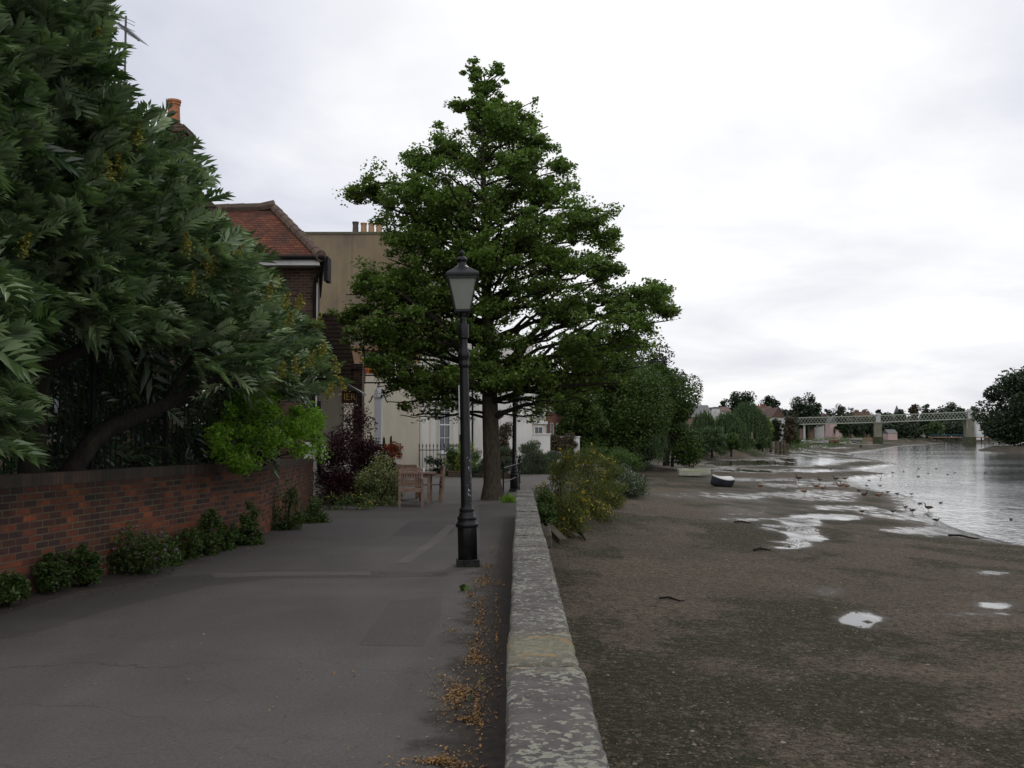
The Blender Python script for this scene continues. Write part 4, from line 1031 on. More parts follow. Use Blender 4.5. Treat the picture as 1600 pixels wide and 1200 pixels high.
# -- white house
Yw = 60.0
wx0, wx1 = X(700, Yw), X(831, Yw)
t = thing('white_house', 'white stuccoed house with tall sash bay, seen past the big tree trunk', 'house', (wx1 - 2, Yw, 0))
zt = Z(536, Yw)
b = MB(); b.box(((wx0 + wx1) / 2, Yw + 4, zt / 2 - .1), (wx1 - wx0, 8, zt + .2)); b.build('wall', M['white_wall'], t)
b = MB(); b.box(((wx0 + wx1) / 2, Yw + 4, zt + .06), (wx1 - wx0 + .3, 8.3, .14)); b.build('cornice', M['white_paint'], t)
b = MB(); b.box((X(812, Yw), Yw - .08, Z(648, Yw)), (1.1, .16, .10)); b.box((X(755, Yw), Yw - .08, Z(600, Yw)), (3.5, .14, .12)); b.build('ledge', M['white_paint'], t)
for px in (738, 733): b = MB(); b.tube([(X(px, Yw) , Yw - .07, 0), (X(px, Yw), Yw - .07, zt)], .06, 6); b.build('downpipe', M['black_plastic'], t)
# bay on the river side, canted towards the viewer
bd = Vector((0.62, 0.785, 0)); bn = Vector((bd.y, -bd.x, 0)); b0 = Vector((wx1, Yw + .1, 0))
b = MB(); b.prism([b0, b0 + bd * 1.4, b0 + bd * 1.4 + Vector((0, 3, 0)), b0 + Vector((0, 4, 0))], (0, 0, Z(560, Yw))); b.build('bay', M['cream'], t)
for zc, hh in ((Z(690, Yw + .5), 1.75), (Z(628, Yw + .5), 1.6), (Z(585, Yw + .5), 1.1)): sash(t, b0 + bd * .62 + Vector((0, 0, zc)) + bn * .02, .80, hh, bn)
b = MB(); b.bar(b0 + bn * .06 + Vector((0, 0, Z(660, Yw))), b0 + bd * 1.4 + bn * .06 + Vector((0, 0, Z(660, Yw))), .14, .16); b.build('string_course', M['white_paint'], t)
# -- red brick terrace beyond
Yr = 70
t = thing('brick_terrace', 'red brick house front with white sashes in a row just beyond the white house', 'house', (X(845, Yr), Yr, 0))
td = Vector((0.24, 0.971, 0)); tn = Vector((td.y, -td.x, 0)); t0 = Vector((X(845, Yr), Yr, 0)); L = 12.0
b = MB(); b.prism([t0, t0 + td * L, t0 + td * L - tn * 5, t0 - tn * 5], (0, 0, 6.1)); b.build('wall', M['red_brick'], t)
for k in range(5):
    for zc in (1.6, 4.4): sash(t, t0 + td * (1.2 + k * 2.3) + Vector((0, 0, zc)) + tn * .03, 1.05, 1.9, tn)
b = MB(); b.prism([t0 + Vector((0, -.1, 6.1)), t0 + td * L + Vector((0, 0, 6.1)), t0 + td * L - tn * 5 + Vector((0, 0, 6.1)), t0 - tn * 5 + Vector((0, -.1, 6.1))], (0, 0, .25)); b.build('parapet', M['white_paint'], t)
# garden wall piers and gate of the terrace
t = thing('gate_piers', 'white gate piers beneath the hedge, in front of the red brick terrace', 'gate', (X(880, 62), 62, 0))
for px in (874, 886, 901):
    b = MB(); b.box((X(px, 62), 62, .75), (.34, .34, 1.6)); b.box((X(px, 62), 62, 1.58), (.42, .42, .08)); b.build('pier', M['white_paint'], t, bevel=.01)
b = MB(); b.box((X(880, 62), 62.05, .5), (.1, .03, .9)); b.build('gate_leaf', plain('dull_red_paint', (.25, .06, .05), .6), t)
b = MB(); b.box((X(846, 59), 59, .85), (1.0, .2, 1.75)); b.box((X(846, 59), 59, 1.76), (1.1, .3, .07)); tag(b.build('garden_screen_wall', M['white_wall'], None), 'low white garden wall below the sash bay, left of the gate piers', 'wall')
# planting bed edge and small railing
t = thing('planting_bed', 'raised planting bed edged with brick before the cream building front', 'planter', (X(745, 42), 42, 0))
b = MB(); b.prism([(X(738, 41.2), 41.2, -.05), (X(796, 39.5), 39.5, -.05), (X(792, 43.9), 43.9, -.05), (X(700, 43.9), 43.9, -.05), (X(700, 41.2), 41.2, -.05)], (0, 0, .28)); b.build('brick_edge', M['stock_brick'], t)
b = MB(); b.prism([(X(740, 41.3), 41.35, .2), (X(792, 39.7), 39.8, .2), (X(790, 43.8), 43.8, .2), (X(702, 43.8), 43.8, .2), (X(702, 41.3), 41.35, .2)], (0, 0, .06)); b.build('soil', M['soil'], t)
t = thing('iron_railing', 'black spiked iron railing in front of the cream building pilasters', 'railing', (X(680, 43), 43, 0))
rp = [Vector((X(655, 43.4), 43.4, 0)), Vector((X(700, 43.3), 43.3, 0)), Vector((X(722, 44.6), 44.6, 0))]
b = MB()
for a, c in zip(rp[:-1], rp[1:]):
    m_ = int((c - a).length / .14)
    for k in range(m_):
        p = a.lerp(c, k / m_); b.tube([p, p + Vector((0, 0, 1.15)), p + Vector((0, 0, 1.22)), p + Vector((0, 0, 1.34))], [.012, .012, .03, .003], 5)
b.build('bars', M['black_iron'], t)
b = MB()
for z in (.2, 1.05):
    b.tube([p + Vector((0, 0, z)) for p in rp], .018, 5)
b.build('rails', M['black_iron'], t)

# railings on the garden wall side
t = thing('iron_railing', 'dark iron railing standing in deep shade behind the red brick garden wall', 'railing', (-5.8, 12, 0))
b = MB(); ra, rb = Vector((-6.25, 7.5, .9)), Vector((-4.7, 16.6, .9)); m_ = 74
for k in range(m_):
    p = ra.lerp(rb, k / m_); b.tube([p, p + Vector((0, 0, 1.65)), p + Vector((0, 0, 1.8))], [.011, .011, .002], 5)
b.build('bars', M['black_iron'], t)
b = MB()
for z in (.1, 1.5): b.bar(ra + Vector((0, 0, z)), rb + Vector((0, 0, z)), .035, .012)
for k in range(0, 6): p = ra.lerp(rb, k / 5); b.bar(p - Vector((0, 0, .9)), p + Vector((0, 0, 1.95)), .05)
b.build('rails', M['black_iron'], t)

# ================================================================== GARDEN FURNITURE
M['teak'] = plain('weathered_teak', (0.20, 0.135, 0.105), 0.75, 0.25, 9, 0.2)
def chair(label, x, y, rz, group='slatted wooden garden chairs'):
    t = thing('garden_chair', label, 'chair', (0, 0, 0), group)
    w, d = .58, .5
    for sx_ in (-1, 1):
        b = MB(); b.bar((sx_ * (w / 2 - .03), d / 2, 0), (sx_ * (w / 2 - .03), d / 2 + .06, .88), .05, .06); b.build('leg', M['teak'], t)
        b = MB(); b.bar((sx_ * (w / 2 - .03), -d / 2, 0), (sx_ * (w / 2 - .03), -d / 2, .63), .055, .055); b.build('leg', M['teak'], t)
        b = MB(); b.bar((sx_ * (w / 2 - .03), -d / 2 - .04, .65), (sx_ * (w / 2 - .03), d / 2 + .04, .67), .06, .03); b.build('armrest', M['teak'], t)
    b = MB()
    for k in range(7): b.box((0, -d / 2 + .02 + k * .075, .42), (w - .08, .055, .02))
    b.box((0, -d / 2, .385), (w - .11, .03, .06)); b.box((0, d / 2 - .0, .385), (w - .11, .03, .06)); b.build('seat', M['teak'], t)
    b = MB(); b.bar((-w / 2 + .05, d / 2 + .055, .86), (w / 2 - .05, d / 2 + .055, .86), .045, .085); b.bar((-w / 2 + .05, d / 2 + .01, .48), (w / 2 - .05, d / 2 + .01, .48), .04, .05)
    for k in range(8):
        xx = -w / 2 + .085 + k * (w - .17) / 7; b.bar((xx, d / 2 + .012, .50), (xx, d / 2 + .052, .82), .026, .012)
    b.build('backrest', M['teak'], t)
    t.location = (x, y, 0); t.rotation_euler = (0, 0, rz); return t
chair('wooden garden chair nearest, its slatted back turned to the viewer', X(645, 24.3), 23.9, PI + PI + R(6))
chair('wooden garden chair behind the nearest one, on the far side of the table', X(632, 26.2), 27.0, PI)
chair('wooden garden chair at the right end of the table, seen side on', X(672, 25.6), 25.9, R(-80))
t = thing('garden_table', 'weathered wooden garden table between the chairs outside the pub', 'table', (X(632, 25.4), 25.5, 0))
xx = X(634, 25.5)
b = MB()
for k in range(9): b.box((xx, 25.14 + k * .092, .735), (1.5, .08, .03))
b.build('tabletop', M['teak'], t)
for sx_ in (-1, 1):
    for sy_ in (-1, 1): b = MB(); b.box((xx + sx_ * .6, 25.5 + sy_ * .3, .35), (.07, .07, .72)); b.build('leg', M['teak'], t)
b = MB(); b.box((xx, 25.2, .67), (1.2, .03, .08)); b.box((xx, 25.8, .67), (1.2, .03, .08)); b.build('apron', M['teak'], t)
b = MB(); b.box((X(660, 25.5), 25.4, .80), (.14, .12, .10)); tag(b.build('menu_holder', M['white_paint'], None, bevel=.01), 'small white holder standing on the garden table', 'menu holder')
b = MB(); b.lathe([(.045, 0), (.05, .1), (.035, .12), (.03, .20), (.05, .22), (.045, .24)], (X(617, 25.5), 25.4, .75), 10); tag(b.build('bottle_jar', M['black_plastic'], None, smooth=True), 'dark jar standing on the left end of the garden table', 'jar')

# ================================================================== VEGETATION
rng = np.random.default_rng(11)
# -- the big tree in the path
T0 = np.array([X(770, 26.7), 26.7, 0.0])
prof = [(96, 724, 735), (112, 730, 752), (130, 745, 765), (155, 705, 775), (178, 735, 838), (200, 722, 862), (225, 648, 872), (250, 638, 882), (272, 628, 888), (290, 560, 880), (305, 532, 890), (322, 560, 965), (345, 585, 968), (365, 600, 972), (385, 610, 985), (405, 598, 975), (425, 575, 985), (440, 560, 1030), (458, 530, 1062), (478, 528, 1058), (500, 525, 1055), (520, 525, 1050), (545, 540, 1035), (570, 565, 1010), (600, 580, 990), (625, 600, 930), (645, 615, 870)]
pz = np.array([Z(a, 26.7) for a, _, _ in prof]); pl = np.array([X(b_, 26.7) - T0[0] for _, b_, _ in prof]); pr = np.array([X(c_, 26.7) - T0[0] for _, _, c_ in prof])
oz = np.argsort(pz); pz, pl, pr = pz[oz], pl[oz], pr[oz]
def ext(z, th):
    c, s_ = math.cos(th), math.sin(th)
    r_ = np.interp(z, pz, pr); l_ = -np.interp(z, pz, pl); dpt = max(.15, (r_ + l_) / 2 * .88)
    a = r_ if c > 0 else l_
    a = max(a, 0.08)
    return 1 / math.sqrt((c / a) ** 2 + (s_ / dpt) ** 2)
tree = thing('riverside_tree', 'tall spreading broadleaf tree growing from the path just behind the lamp post', 'tree', T0)
ztop = Z(120, 26.7)
def axis(z):
    k = z / ztop; return T0 + np.array([-0.10 * math.sin(k * 3) - .05 * k * 0, 0.1 * math.sin(k * 5), z]) + np.array([(X(752, 26.7) - T0[0]) * k ** 2 * 1.0, 0, 0])
b = MB(); zz = np.linspace(-0.1, ztop, 22)
b.tube([axis(z) for z in zz], [(.34 if z < .05 else .27 if z < .4 else .235) * (1 - min(z, 2.6) / 2.6 * .13) if z < 2.7 else max(.02, .20 * (1 - (z - 2.7) / (ztop - 2.6))) for z in zz], 14)
b.build('trunk', M['bark'], tree, smooth=True)
b = MB()
brs = []
def add_branch(z, th, rr, small=False):
    rr = max(rr, .25)
    rise = rr * rng.uniform(.10, .42)
    zs = max(2.75 + rng.random() * .3, z - rise - rng.uniform(0, .5)); zs = min(zs, ztop - .3)
    a = axis(min(zs, z))
    e = T0 + np.array([math.cos(th) * rr + (axis(z)[0] - T0[0]) * 0, math.sin(th) * rr, z])
    pts = bez(a, e, rng.uniform(-.02, .06), 8, rng, .018)
    r0 = .014 + .010 * rr
    b.tube(pts, [r0 * (1 - .85 * i / 8) + .006 for i in range(9)], 6)
    brs.append((np.array(pts), rr))
for (py, lx, rx_) in prof:   # limbs reaching the edge of the crown on both sides
    z = Z(py, 26.7)
    for side, rr in ((PI, -np.interp(z, pz, pl)), (0, np.interp(z, pz, pr))):
        add_branch(z - .05, side + rng.normal() * .12, rr * .96)
        add_branch(z - rng.random() * .25, side + rng.normal() * .5, ext(z, side) * rng.uniform(.75, .95))
for k in range(120):
    z = rng.choice(pz) + rng.uniform(-.2, .2); z = float(np.clip(z, 3.0, Z(172, 26.7))); th = rng.uniform(0, 2 * PI)
    add_branch(z, th, ext(z, th) * rng.uniform(.55, 1.0))
for spec in (((X(769, 26.7), 26.6, 2.75), [(X(735, 26.3), 26.0, 3.55), (X(680, 26), 25.6, 4.6), (X(620, 26), 25.4, 5.3)], .11), ((X(769, 26.7), 26.7, 2.9), [(X(800, 26.7), 26.8, 3.65), (X(830, 26.7), 27.1, 4.3), (X(870, 26.7), 27.3, 5.0)], .11),
             ((X(770, 26.7), 26.6, 2.55), [(X(830, 26.5), 26.4, 2.85), (X(900, 26.5), 26.2, 2.95), (X(960, 26.3), 26, 3.0)], .06), ((X(770, 26.7), 26.7, 2.15), [(X(820, 26.5), 26.3, 2.45), (X(860, 26.5), 26.2, 2.50), (X(905, 26.3), 26, 2.62)], .05)):
    b.tube([spec[0]] + spec[1], [spec[2] * 1.3, spec[2], spec[2] * .7, spec[2] * .35], 8)
# bare wisps at the top
tips = []
for pts_ in ([(757, 150), (757, 118), (748, 103), (735, 95)], [(800, 178), (815, 168), (830, 160), (838, 156)], [(745, 165), (725, 160), (708, 166)], [(758, 140), (748, 132), (738, 128)], [(690, 232), (705, 218), (715, 205)]):
    P_ = [at(a, c_, 26.7 + rng.normal() * .1) for a, c_ in pts_]
    b.tube(P_, [.02, .015, .010, .007][:len(P_)], 5)
    tips += [P_[-1], P_[-1] + rng.normal(size=3) * .06, (P_[-1] + P_[-2]) / 2 + rng.normal(size=3) * .05]
b.build('limbs', M['bark_dark'], tree, smooth=True)
cen = []; rad_ = []
for pts, rr in brs:
    m_ = max(2, int(rr * 2.6))
    for j in range(m_):
        t_ = 0.30 + 0.70 * (j + rng.random() * .6) / m_ if rr > 1.2 else .45 + .55 * (j + rng.random()) / m_
        t_ = min(t_, 1.0); f = t_ * 8; i0 = min(int(f), 7); p = pts[i0] + (pts[i0 + 1] - pts[i0]) * (f - i0)
        s_ = rng.uniform(.20, .50) * (1.15 - .35 * t_)
        if p[2] > Z(205, 26.7): s_ *= .55
        off = rng.normal(size=3) * np.array([.26, .26, .20]) * min(1, rr / 1.5)
        cen.append(p + off + np.array([0, 0, .06])); rad_.append(s_)
for bx_, by_, br_ in ((785, 205, 34), (735, 262, 30), (812, 258, 36), (662, 262, 26), (650, 300, 34), (590, 308, 30), (850, 300, 36), (700, 322, 44), (770, 330, 30), (905, 350, 48), (640, 378, 42), (720, 400, 50), (800, 390, 44), (945, 372, 26), (870, 410, 46), (940, 425, 40), (1015, 462, 34), (1040, 490, 20), (960, 480, 46), (880, 485, 40), (610, 470, 44), (560, 486, 26), (690, 470, 46), (590, 520, 44), (660, 545, 40), (770, 480, 34), (820, 545, 30), (900, 545, 50), (970, 540, 36), (768, 185, 34), (828, 190, 22), (718, 168, 13), (757, 145, 13), (842, 228, 30), (702, 236, 22), (655, 250, 24), (880, 262, 16), (575, 440, 30), (640, 440, 38), (600, 572, 36), (562, 306, 20), (545, 500, 18), (660, 505, 36), (740, 520, 34), (990, 505, 34), (640, 600, 34), (700, 600, 40), (820, 590, 36), (880, 600, 30), (760, 560, 30)):
    for dep in ((-.9, .9) if br_ > 32 else (0,)):
        c_ = at(bx_, by_, 26.7 + dep * rng.uniform(.3, 1.6)); rr = br_ / F * 26.7
        for j in range(int(7 + br_ / 4)):
            o3 = ball(1, rng, .5)[0] * np.array([rr, rr, rr * .55]); cen.append(c_ + o3); rad_.append(rng.uniform(.16, .30))
cen = np.array(cen); rad_ = np.array(rad_)
P = clumps(cen, rad_ * rng.uniform(.7, 1.35, len(rad_)), 92, rng, .6, .6)
P = P[(P[:, 2] < Z(195, 26.7)) | (rng.random(len(P)) < .8)]
P[:, 2] += .04
# openings where the sky shows
holes = [(668, 560, 20), (820, 505, 24), (800, 345, 18), (872, 520, 20), (745, 330, 14), (700, 395, 12), (760, 255, 9), (1010, 500, 14), (905, 300, 14), (815, 400, 12), (850, 440, 12), (735, 545, 16), (790, 470, 10), (845, 545, 26), (700, 560, 18), (775, 375, 14), (880, 350, 10), (640, 480, 10), (940, 480, 10), (765, 620, 14), (830, 610, 14)]
pxl = 800 + P[:, 0] / P[:, 1] * F; pyl = 681 - (P[:, 2] - 1.65) / P[:, 1] * F
keep = P[:, 2] > 1.97
for hx, hy, hr in holes:   # gaps run right through the crown along the branch layers
    hw = at(hx, hy, 26.7); dd = ((P[:, 0] - hw[0]) ** 2 + ((P[:, 2] - hw[2]) * 1.25) ** 2) ** .5
    keep &= ~((dd < hr / F * 26.7 * (0.8 + .4 * rng.random(len(P)))) & (rng.random(len(P)) < .93))
P = P[keep]
P = np.vstack([P, clumps(np.array(tips), .11, 16, rng, .8, .5)])
print('main tree leaves', len(P))
foliage('crown', P, .090, M['l_oak'], tree, rng, asp=.78, up=.8)

# -- the feathery leaved tree over the garden wall
poly = [(-260, -160), (178, -160), (162, -10), (160, 60), (180, 128), (212, 182), (264, 214), (304, 232), (322, 262), (330, 300), (352, 335), (372, 368), (400, 395), (432, 432), (458, 468), (485, 500), (515, 530), (538, 565), (545, 592), (515, 608), (482, 612), (450, 606), (405, 598), (350, 575), (300, 545), (240, 520), (180, 515), (110, 500), (60, 520), (30, 560), (15, 690), (-260, 700)]  # outline also covers unseen crown beyond the frame, added to block sky light
def yfront(px): return 8.6 + (np.clip(px, -260, 545) + 0) / 545 * 6.0 + np.where(px < 0, 0.0, 0)
poly_np = np.array(poly, float)
def sample_poly(n_, deep=False):
    out = []
    while sum(len(o_) for o_ in out) < n_:
        q = np.column_stack([rng.uniform(-260, 545, n_ * 2), rng.uniform(-160, 760, n_ * 2)])
        out.append(q[inside(q, poly_np)])
    return np.vstack(out)[:n_]
ail = thing('garden_tree', 'large dark tree with long feathery leaves blown sideways, leaning over the brick garden wall', 'tree', (-5.6, 11.0, 0))
def fronds(base, direc, L, nl=8, lw=.42):
    """pinnate leaves: base (N,3), direction (N,3), length (N)"""
    N = len(base); V = []; 
    direc = unit(direc); side = unit(np.cross(direc, np.array([0, 0, 1.0]) + rng.normal(size=(N, 3)) * .55)); up = np.cross(side, direc)
    tt = np.linspace(.12, 1, nl)
    allV = np.empty((N, nl * 2, 4, 3)); 
    for j, t_ in enumerate(tt):
        sp_ = base + direc * (L * t_)[:, None] + np.array([0, 0, -1.0]) * (L * .14 * t_ ** 2)[:, None]
        ll = L * lw * (0.65 + .75 * math.sin(PI * min(1, t_ * .85 + .1))) * (1 if t_ < .95 else .9)
        for k, s_ in enumerate((-1, 1)):
            d = unit(side * s_ * (0.80 if t_ < .97 else .25) + direc * .75 + np.array([.36, -.12, .26]) + rng.normal(size=(N, 3)) * .10)
            nrm = unit(up + rng.normal(size=(N, 3)) * .25); w = unit(np.cross(d, nrm)) * (ll * .125)[:, None]
            q0 = sp_; q2 = sp_ + d * ll[:, None] + np.array([0, 0, -1]) * (ll * .18)[:, None]; mid = sp_ + d * (ll * .42)[:, None] 
            nn = np.cross(w, d)
            A = allV[:, j * 2 + k]; A[:, 0] = q0; A[:, 1] = mid + w + nn * .5; A[:, 2] = q2; A[:, 3] = mid - w + nn * .5
    V = allV.reshape(-1, 3); M_ = N * nl * 2; i = np.arange(M_)[:, None] * 4
    Fc = np.concatenate([i + np.array([[0, 1, 2]]), i + np.array([[0, 2, 3]])], 1).reshape(-1, 3)
    v = np.repeat(np.clip(np.repeat(rng.random(N), nl * 2) * .7 + rng.random(M_) * .3, 0, 1), 2)
    return V, Fc, v
NF = 4700
q = sample_poly(NF); q[:, 0] = np.where(q[:, 0] > 100, q[:, 0] - np.minimum(34, (q[:, 0] - 100) * .3), q[:, 0]); q[:, 1] += 8 * (q[:, 0] > 100)
depth_off = rng.exponential(.95, NF)
bump_ = .5 * np.sin(q[:, 0] * .031 + 1.3 * np.sin(q[:, 1] * .022)) + .4 * np.sin(q[:, 1] * .045 + q[:, 0] * .013)
yy = yfront(q[:, 0]) + np.minimum(depth_off, 3.2) + bump_ * .5
base = np.array([at(a, c_, y_) for (a, c_), y_ in zip(q, yy)])
ctr = np.array([-5.5, 12.5, 3.0])
out_ = unit(base - ctr)
direc = out_ * .55 + np.array([.55, -.28, .34]) + rng.normal(size=(NF, 3)) * .5
Lf = rng.uniform(.20, .46, NF)
V, Fc, v = fronds(base, direc, Lf)
tri_mesh('crown', V, Fc, M['l_ail'], ail, {'v': ('FACE', v)})
# foliage deep behind, darker leaf tone painted in for shade
q = sample_poly(1500); q[:, 0] -= 60 * (q[:, 0] > 60); yy = yfront(q[:, 0]) + 2.2 + rng.random(1500) * 3.0
base2 = np.array([at(a, c_ , y_) for (a, c_), y_ in zip(q, yy)])
V, Fc, v = fronds(base2, rng.normal(size=(1500, 3)) + np.array([.3, -.2, .2]), rng.uniform(.5, .8, 1500), 8, .36)
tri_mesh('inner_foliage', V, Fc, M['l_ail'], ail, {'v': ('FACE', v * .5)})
# low hanging foliage above the wall, its shade put into darker leaf colour
lowpoly = np.array([(40, 520), (110, 500), (300, 540), (420, 640), (440, 700), (300, 735), (250, 700), (120, 760), (20, 760)], float)
q = np.column_stack([rng.uniform(20, 440, 5600), rng.uniform(500, 760, 5600)]); q = q[inside(q, lowpoly)][:1100]
dens = vnoise(q, .012, 4) > -.03; q = q[dens | (rng.random(len(q)) < .35)]
base3 = np.array([at(a, c_, 11.5 + a / 440 * 5.5 + rng.random() * 2.0) for a, c_ in q])
V, Fc, v = fronds(base3, rng.normal(size=(len(q), 3)) + np.array([.1, -.2, -.5]), rng.uniform(.35, .6, len(q)), 9, .32)
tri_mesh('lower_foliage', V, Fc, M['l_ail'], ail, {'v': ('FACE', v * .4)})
b = MB()
def limb(pts, r0, r1, n_=9):
    P_ = [np.array(at(a, c_, y_)) for a, c_, y_ in pts]
    # smooth
    out = []
    for i in range(len(P_) - 1):
        for k in range(4):
            t_ = k / 4; p0 = P_[max(i - 1, 0)]; p1 = P_[i]; p2 = P_[i + 1]; p3 = P_[min(i + 2, len(P_) - 1)]
            out.append(.5 * ((2 * p1) + (-p0 + p2) * t_ + (2 * p0 - 5 * p1 + 4 * p2 - p3) * t_ ** 2 + (-p0 + 3 * p1 - 3 * p2 + p3) * t_ ** 3))
    out.append(P_[-1]); m_ = len(out)
    b.tube(out, [r0 + (r1 - r0) * i / (m_ - 1) for i in range(m_)], n_)
limb([(45, 790, 11.2), (52, 690, 11.1), (60, 600, 11), (75, 530, 11), (95, 420, 11), (130, 300, 11), (140, 120, 11.2)], .15, .05)
limb([(60, 595, 11), (30, 520, 11), (10, 420, 11), (-20, 300, 11)], .09, .04)
limb([(66, 570, 11), (110, 555, 11.2), (160, 520, 11.5), (230, 440, 12), (300, 360, 12.6)], .09, .03)
limb([(20, 565, 11.0), (60, 572, 11)], .03, .05)
limb([(95, 760, 11.6), (150, 685, 12.0), (205, 655, 12.4), (260, 632, 13), (330, 600, 13.6), (400, 560, 14.2), (470, 545, 14.8)], .13, .03)
limb([(250, 640, 13), (300, 560, 13.6), (340, 470, 14), (380, 420, 14.4)], .06, .02)
limb([(340, 600, 13.6), (430, 600, 14), (520, 590, 14.4)], .04, .015)
b.build('trunk', M['bark_dark'], ail, smooth=True)
# seed panicles
pan = [(168, 262), (185, 255), (215, 210), (292, 380), (322, 402), (372, 395), (432, 442), (447, 470), (468, 470), (452, 500), (420, 455), (498, 500), (505, 545), (488, 560), (525, 570), (535, 600), (462, 572), (405, 560), (300, 440), (40, 380), (150, 60), (330, 415), (515, 610), (440, 580)]
for px, py in pan:
    y_ = float(yfront(np.array(px))) - .45; c_ = np.array(at(px, py, y_))
    ph = rng.uniform(.16, .26); k_ = rng.random(170); ax = np.array([rng.uniform(-.3, .5), rng.uniform(-.5, 0), 1.0]); ax /= np.linalg.norm(ax)
    Pn = c_ + ax * (k_[:, None] - .5) * ph + rng.normal(size=(170, 3)) * (.035 * (1.15 - k_[:, None]))
    foliage('seed_panicle', Pn, .032, M['f_panicle'], ail, rng, asp=.8)

# -- shrubs beside the path
rng = np.random.default_rng(21)
def px_shrub(name, label, pl_, pr_, ptop, pbase, Y, m, n_, leaf, **k):
    c_ = at((pl_ + pr_) / 2, pbase, Y); rx = (X(pr_, Y) - X(pl_, Y)) / 2; h = Z(ptop, Y) - c_[2]
    return shrub(name, label, (c_[0], Y, c_[2]), rx, k.pop('ry', rx * .8), h, m, rng, n_, leaf, **k)
# bright shrub spilling over the garden wall: three lobes in one plant
t = thing('climbing_shrub', 'bright yellow-green leafy shrub spilling over the end of the brick garden wall', 'shrub', (-4.6, 18, 1.0))
lobes = [(372, 665, 38, 50, 16.4), (415, 640, 34, 34, 16.8), (400, 700, 60, 26, 16.6), (455, 675, 48, 42, 18), (480, 690, 28, 34, 19.0), (352, 690, 26, 30, 16.0), (390, 618, 12, 14, 16.6), (376, 722, 22, 14, 16.1), (440, 655, 40, 22, 17.6), (485, 662, 14, 16, 18.8)]
C_ = []; R_l = []
for px, py, a_, c2, Y in lobes:
    for k in range(9): C_.append(np.array(at(px + rng.uniform(-.75, .75) * a_, py + rng.uniform(-.8, .8) * c2, Y + rng.normal() * .25 - 1.1))); R_l.append(rng.uniform(.12, .24))
foliage('foliage', clumps(C_, np.array(R_l), 95, rng, .8, .5), .075, M['l_bright'], t, rng, asp=.5)
b = MB()
for c_ in C_[::6]: b.tube(bez((-4.75, 17.4, .6), c_, .1, 5), [.03, .025, .02, .014, .01, .006], 5)
b.build('stems', M['bark_dark'], t)
# weeds along the wall foot
weeds = [('leafy weed clump at the wall foot in the far left corner of the path', -20, 40, 908, 942, 10.0, 'l_weed', None), ('spindly weed with drooping leaves at the wall foot, second from the left edge', 58, 108, 878, 927, 10.9, 'l_weed', None), ('low green weed at the wall foot just left of the mauve flowered plant', 106, 158, 866, 912, 11.4, 'l_weed', None),
         ('sprawling mallow with small mauve flowers against the brick wall', 156, 272, 835, 900, 12.4, 'l_weed', ('f_mauve', 34, .035, 'flower')), ('upright green weed against the wall, right of the mauve flowered plant', 268, 312, 838, 880, 13.9, 'l_weed', None), ('taller pointed weed beside the pale one on the wall foot', 308, 348, 808, 872, 14.4, 'l_weed', None),
         ('bushy conical weed standing alone by the wall kink', 362, 408, 796, 858, 15.6, 'l_weed', None), ('large dark green wall weed with a tall peak near the wall end', 416, 474, 768, 840, 18.2, 'l_weed', None), ('small weed squeezed between the mallow and the upright weed', 246, 284, 852, 893, 13.2, 'l_weed', None), ('thin grassy weed left of the lone conical weed', 342, 370, 832, 866, 15.0, 'l_weed', None), ('low straggly weed with pale tips right of the large wall weed', 470, 515, 788, 828, 19.6, 'l_weed', ('f_yellow', 14, .02, 'flower'))]
for lab, a_, c2, pt, pb, Y, m, fl in weeds:
    px_shrub('weed', lab, a_, c2, pt - 10, pb, Y, m, 2600, .055, group='weeds at the foot of the garden wall', cat='plant', flowers=fl, ry=.30, nb=34, asp=.45, clump=.30, zlow=.02, flat=1.3)
px_shrub('flowering_plant', 'low plant with small yellow flowers below the purple shrub', 500, 582, 772, 825, 23.0, 'l_weed', 2600, .05, flowers=('f_yellow', 80, .03, 'flower'), cat='plant', ry=.5)
px_shrub('purple_shrub', 'large dark purple leaved shrub by the pub forecourt', 496, 606, 644, 808, 25.0, 'l_purple', 22000, .065, ry=.8, nb=70, clump=.34, zlow=.15)
px_shrub('variegated_shrub', 'cream and green variegated shrub at the right of the purple shrub', 556, 624, 712, 800, 24.3, 'l_varieg', 5500, .05, ry=.5, nb=26)
px_shrub('green_plant', 'fresh green low plant with pink flowers beside the chair legs', 572, 626, 752, 800, 24.6, 'l_weed', 1800, .06, flowers=('f_pink', 8, .04, 'flower'), cat='plant', ry=.35)
# planters and conifers
t = thing('flower_trough', 'trough of red geraniums in front of the pub sign post', 'flower planter', (X(596, 29), 29, 0), 'red flower planters')
b = MB(); b.box((X(596, 29), 29, .42), (.85, .35, .9)); b.build('trough', M['black_plastic'], t, bevel=.02)
P = clumps([np.array(at(px, py, 29)) for px, py in ((578, 708), (590, 702), (600, 706), (608, 700), (596, 718), (606, 722))], .17, 160, rng); foliage('foliage', P, .05, M['l_weed'], t, rng)
tag(foliage('flower', P[rng.integers(0, len(P), 420)] + np.array([0, -.05, .03]), .055, M['f_red'], t, rng, asp=.95), kind='stuff')
t = thing('flower_ball', 'round ball of red geraniums on a black stand, right of the trough', 'flower planter', (X(620, 28.6), 28.6, 0), 'red flower planters')
b = MB(); b.lathe([(.12, 0), (.12, .04), (.03, .08), (.03, .62), (.17, .72), (.19, .85), (.17, .86)], (X(618, 28.6), 28.6, 0), 12); b.build('stand', M['black_iron'], t, smooth=True)
P = clumps([np.array(at(617 + dx, 704 + dy, 28.6)) for dx, dy in ((0, 0), (6, -4), (-6, 4), (5, 7), (-3, -7))], .15, 170, rng, 1.0); foliage('foliage', P, .05, M['l_weed'], t, rng)
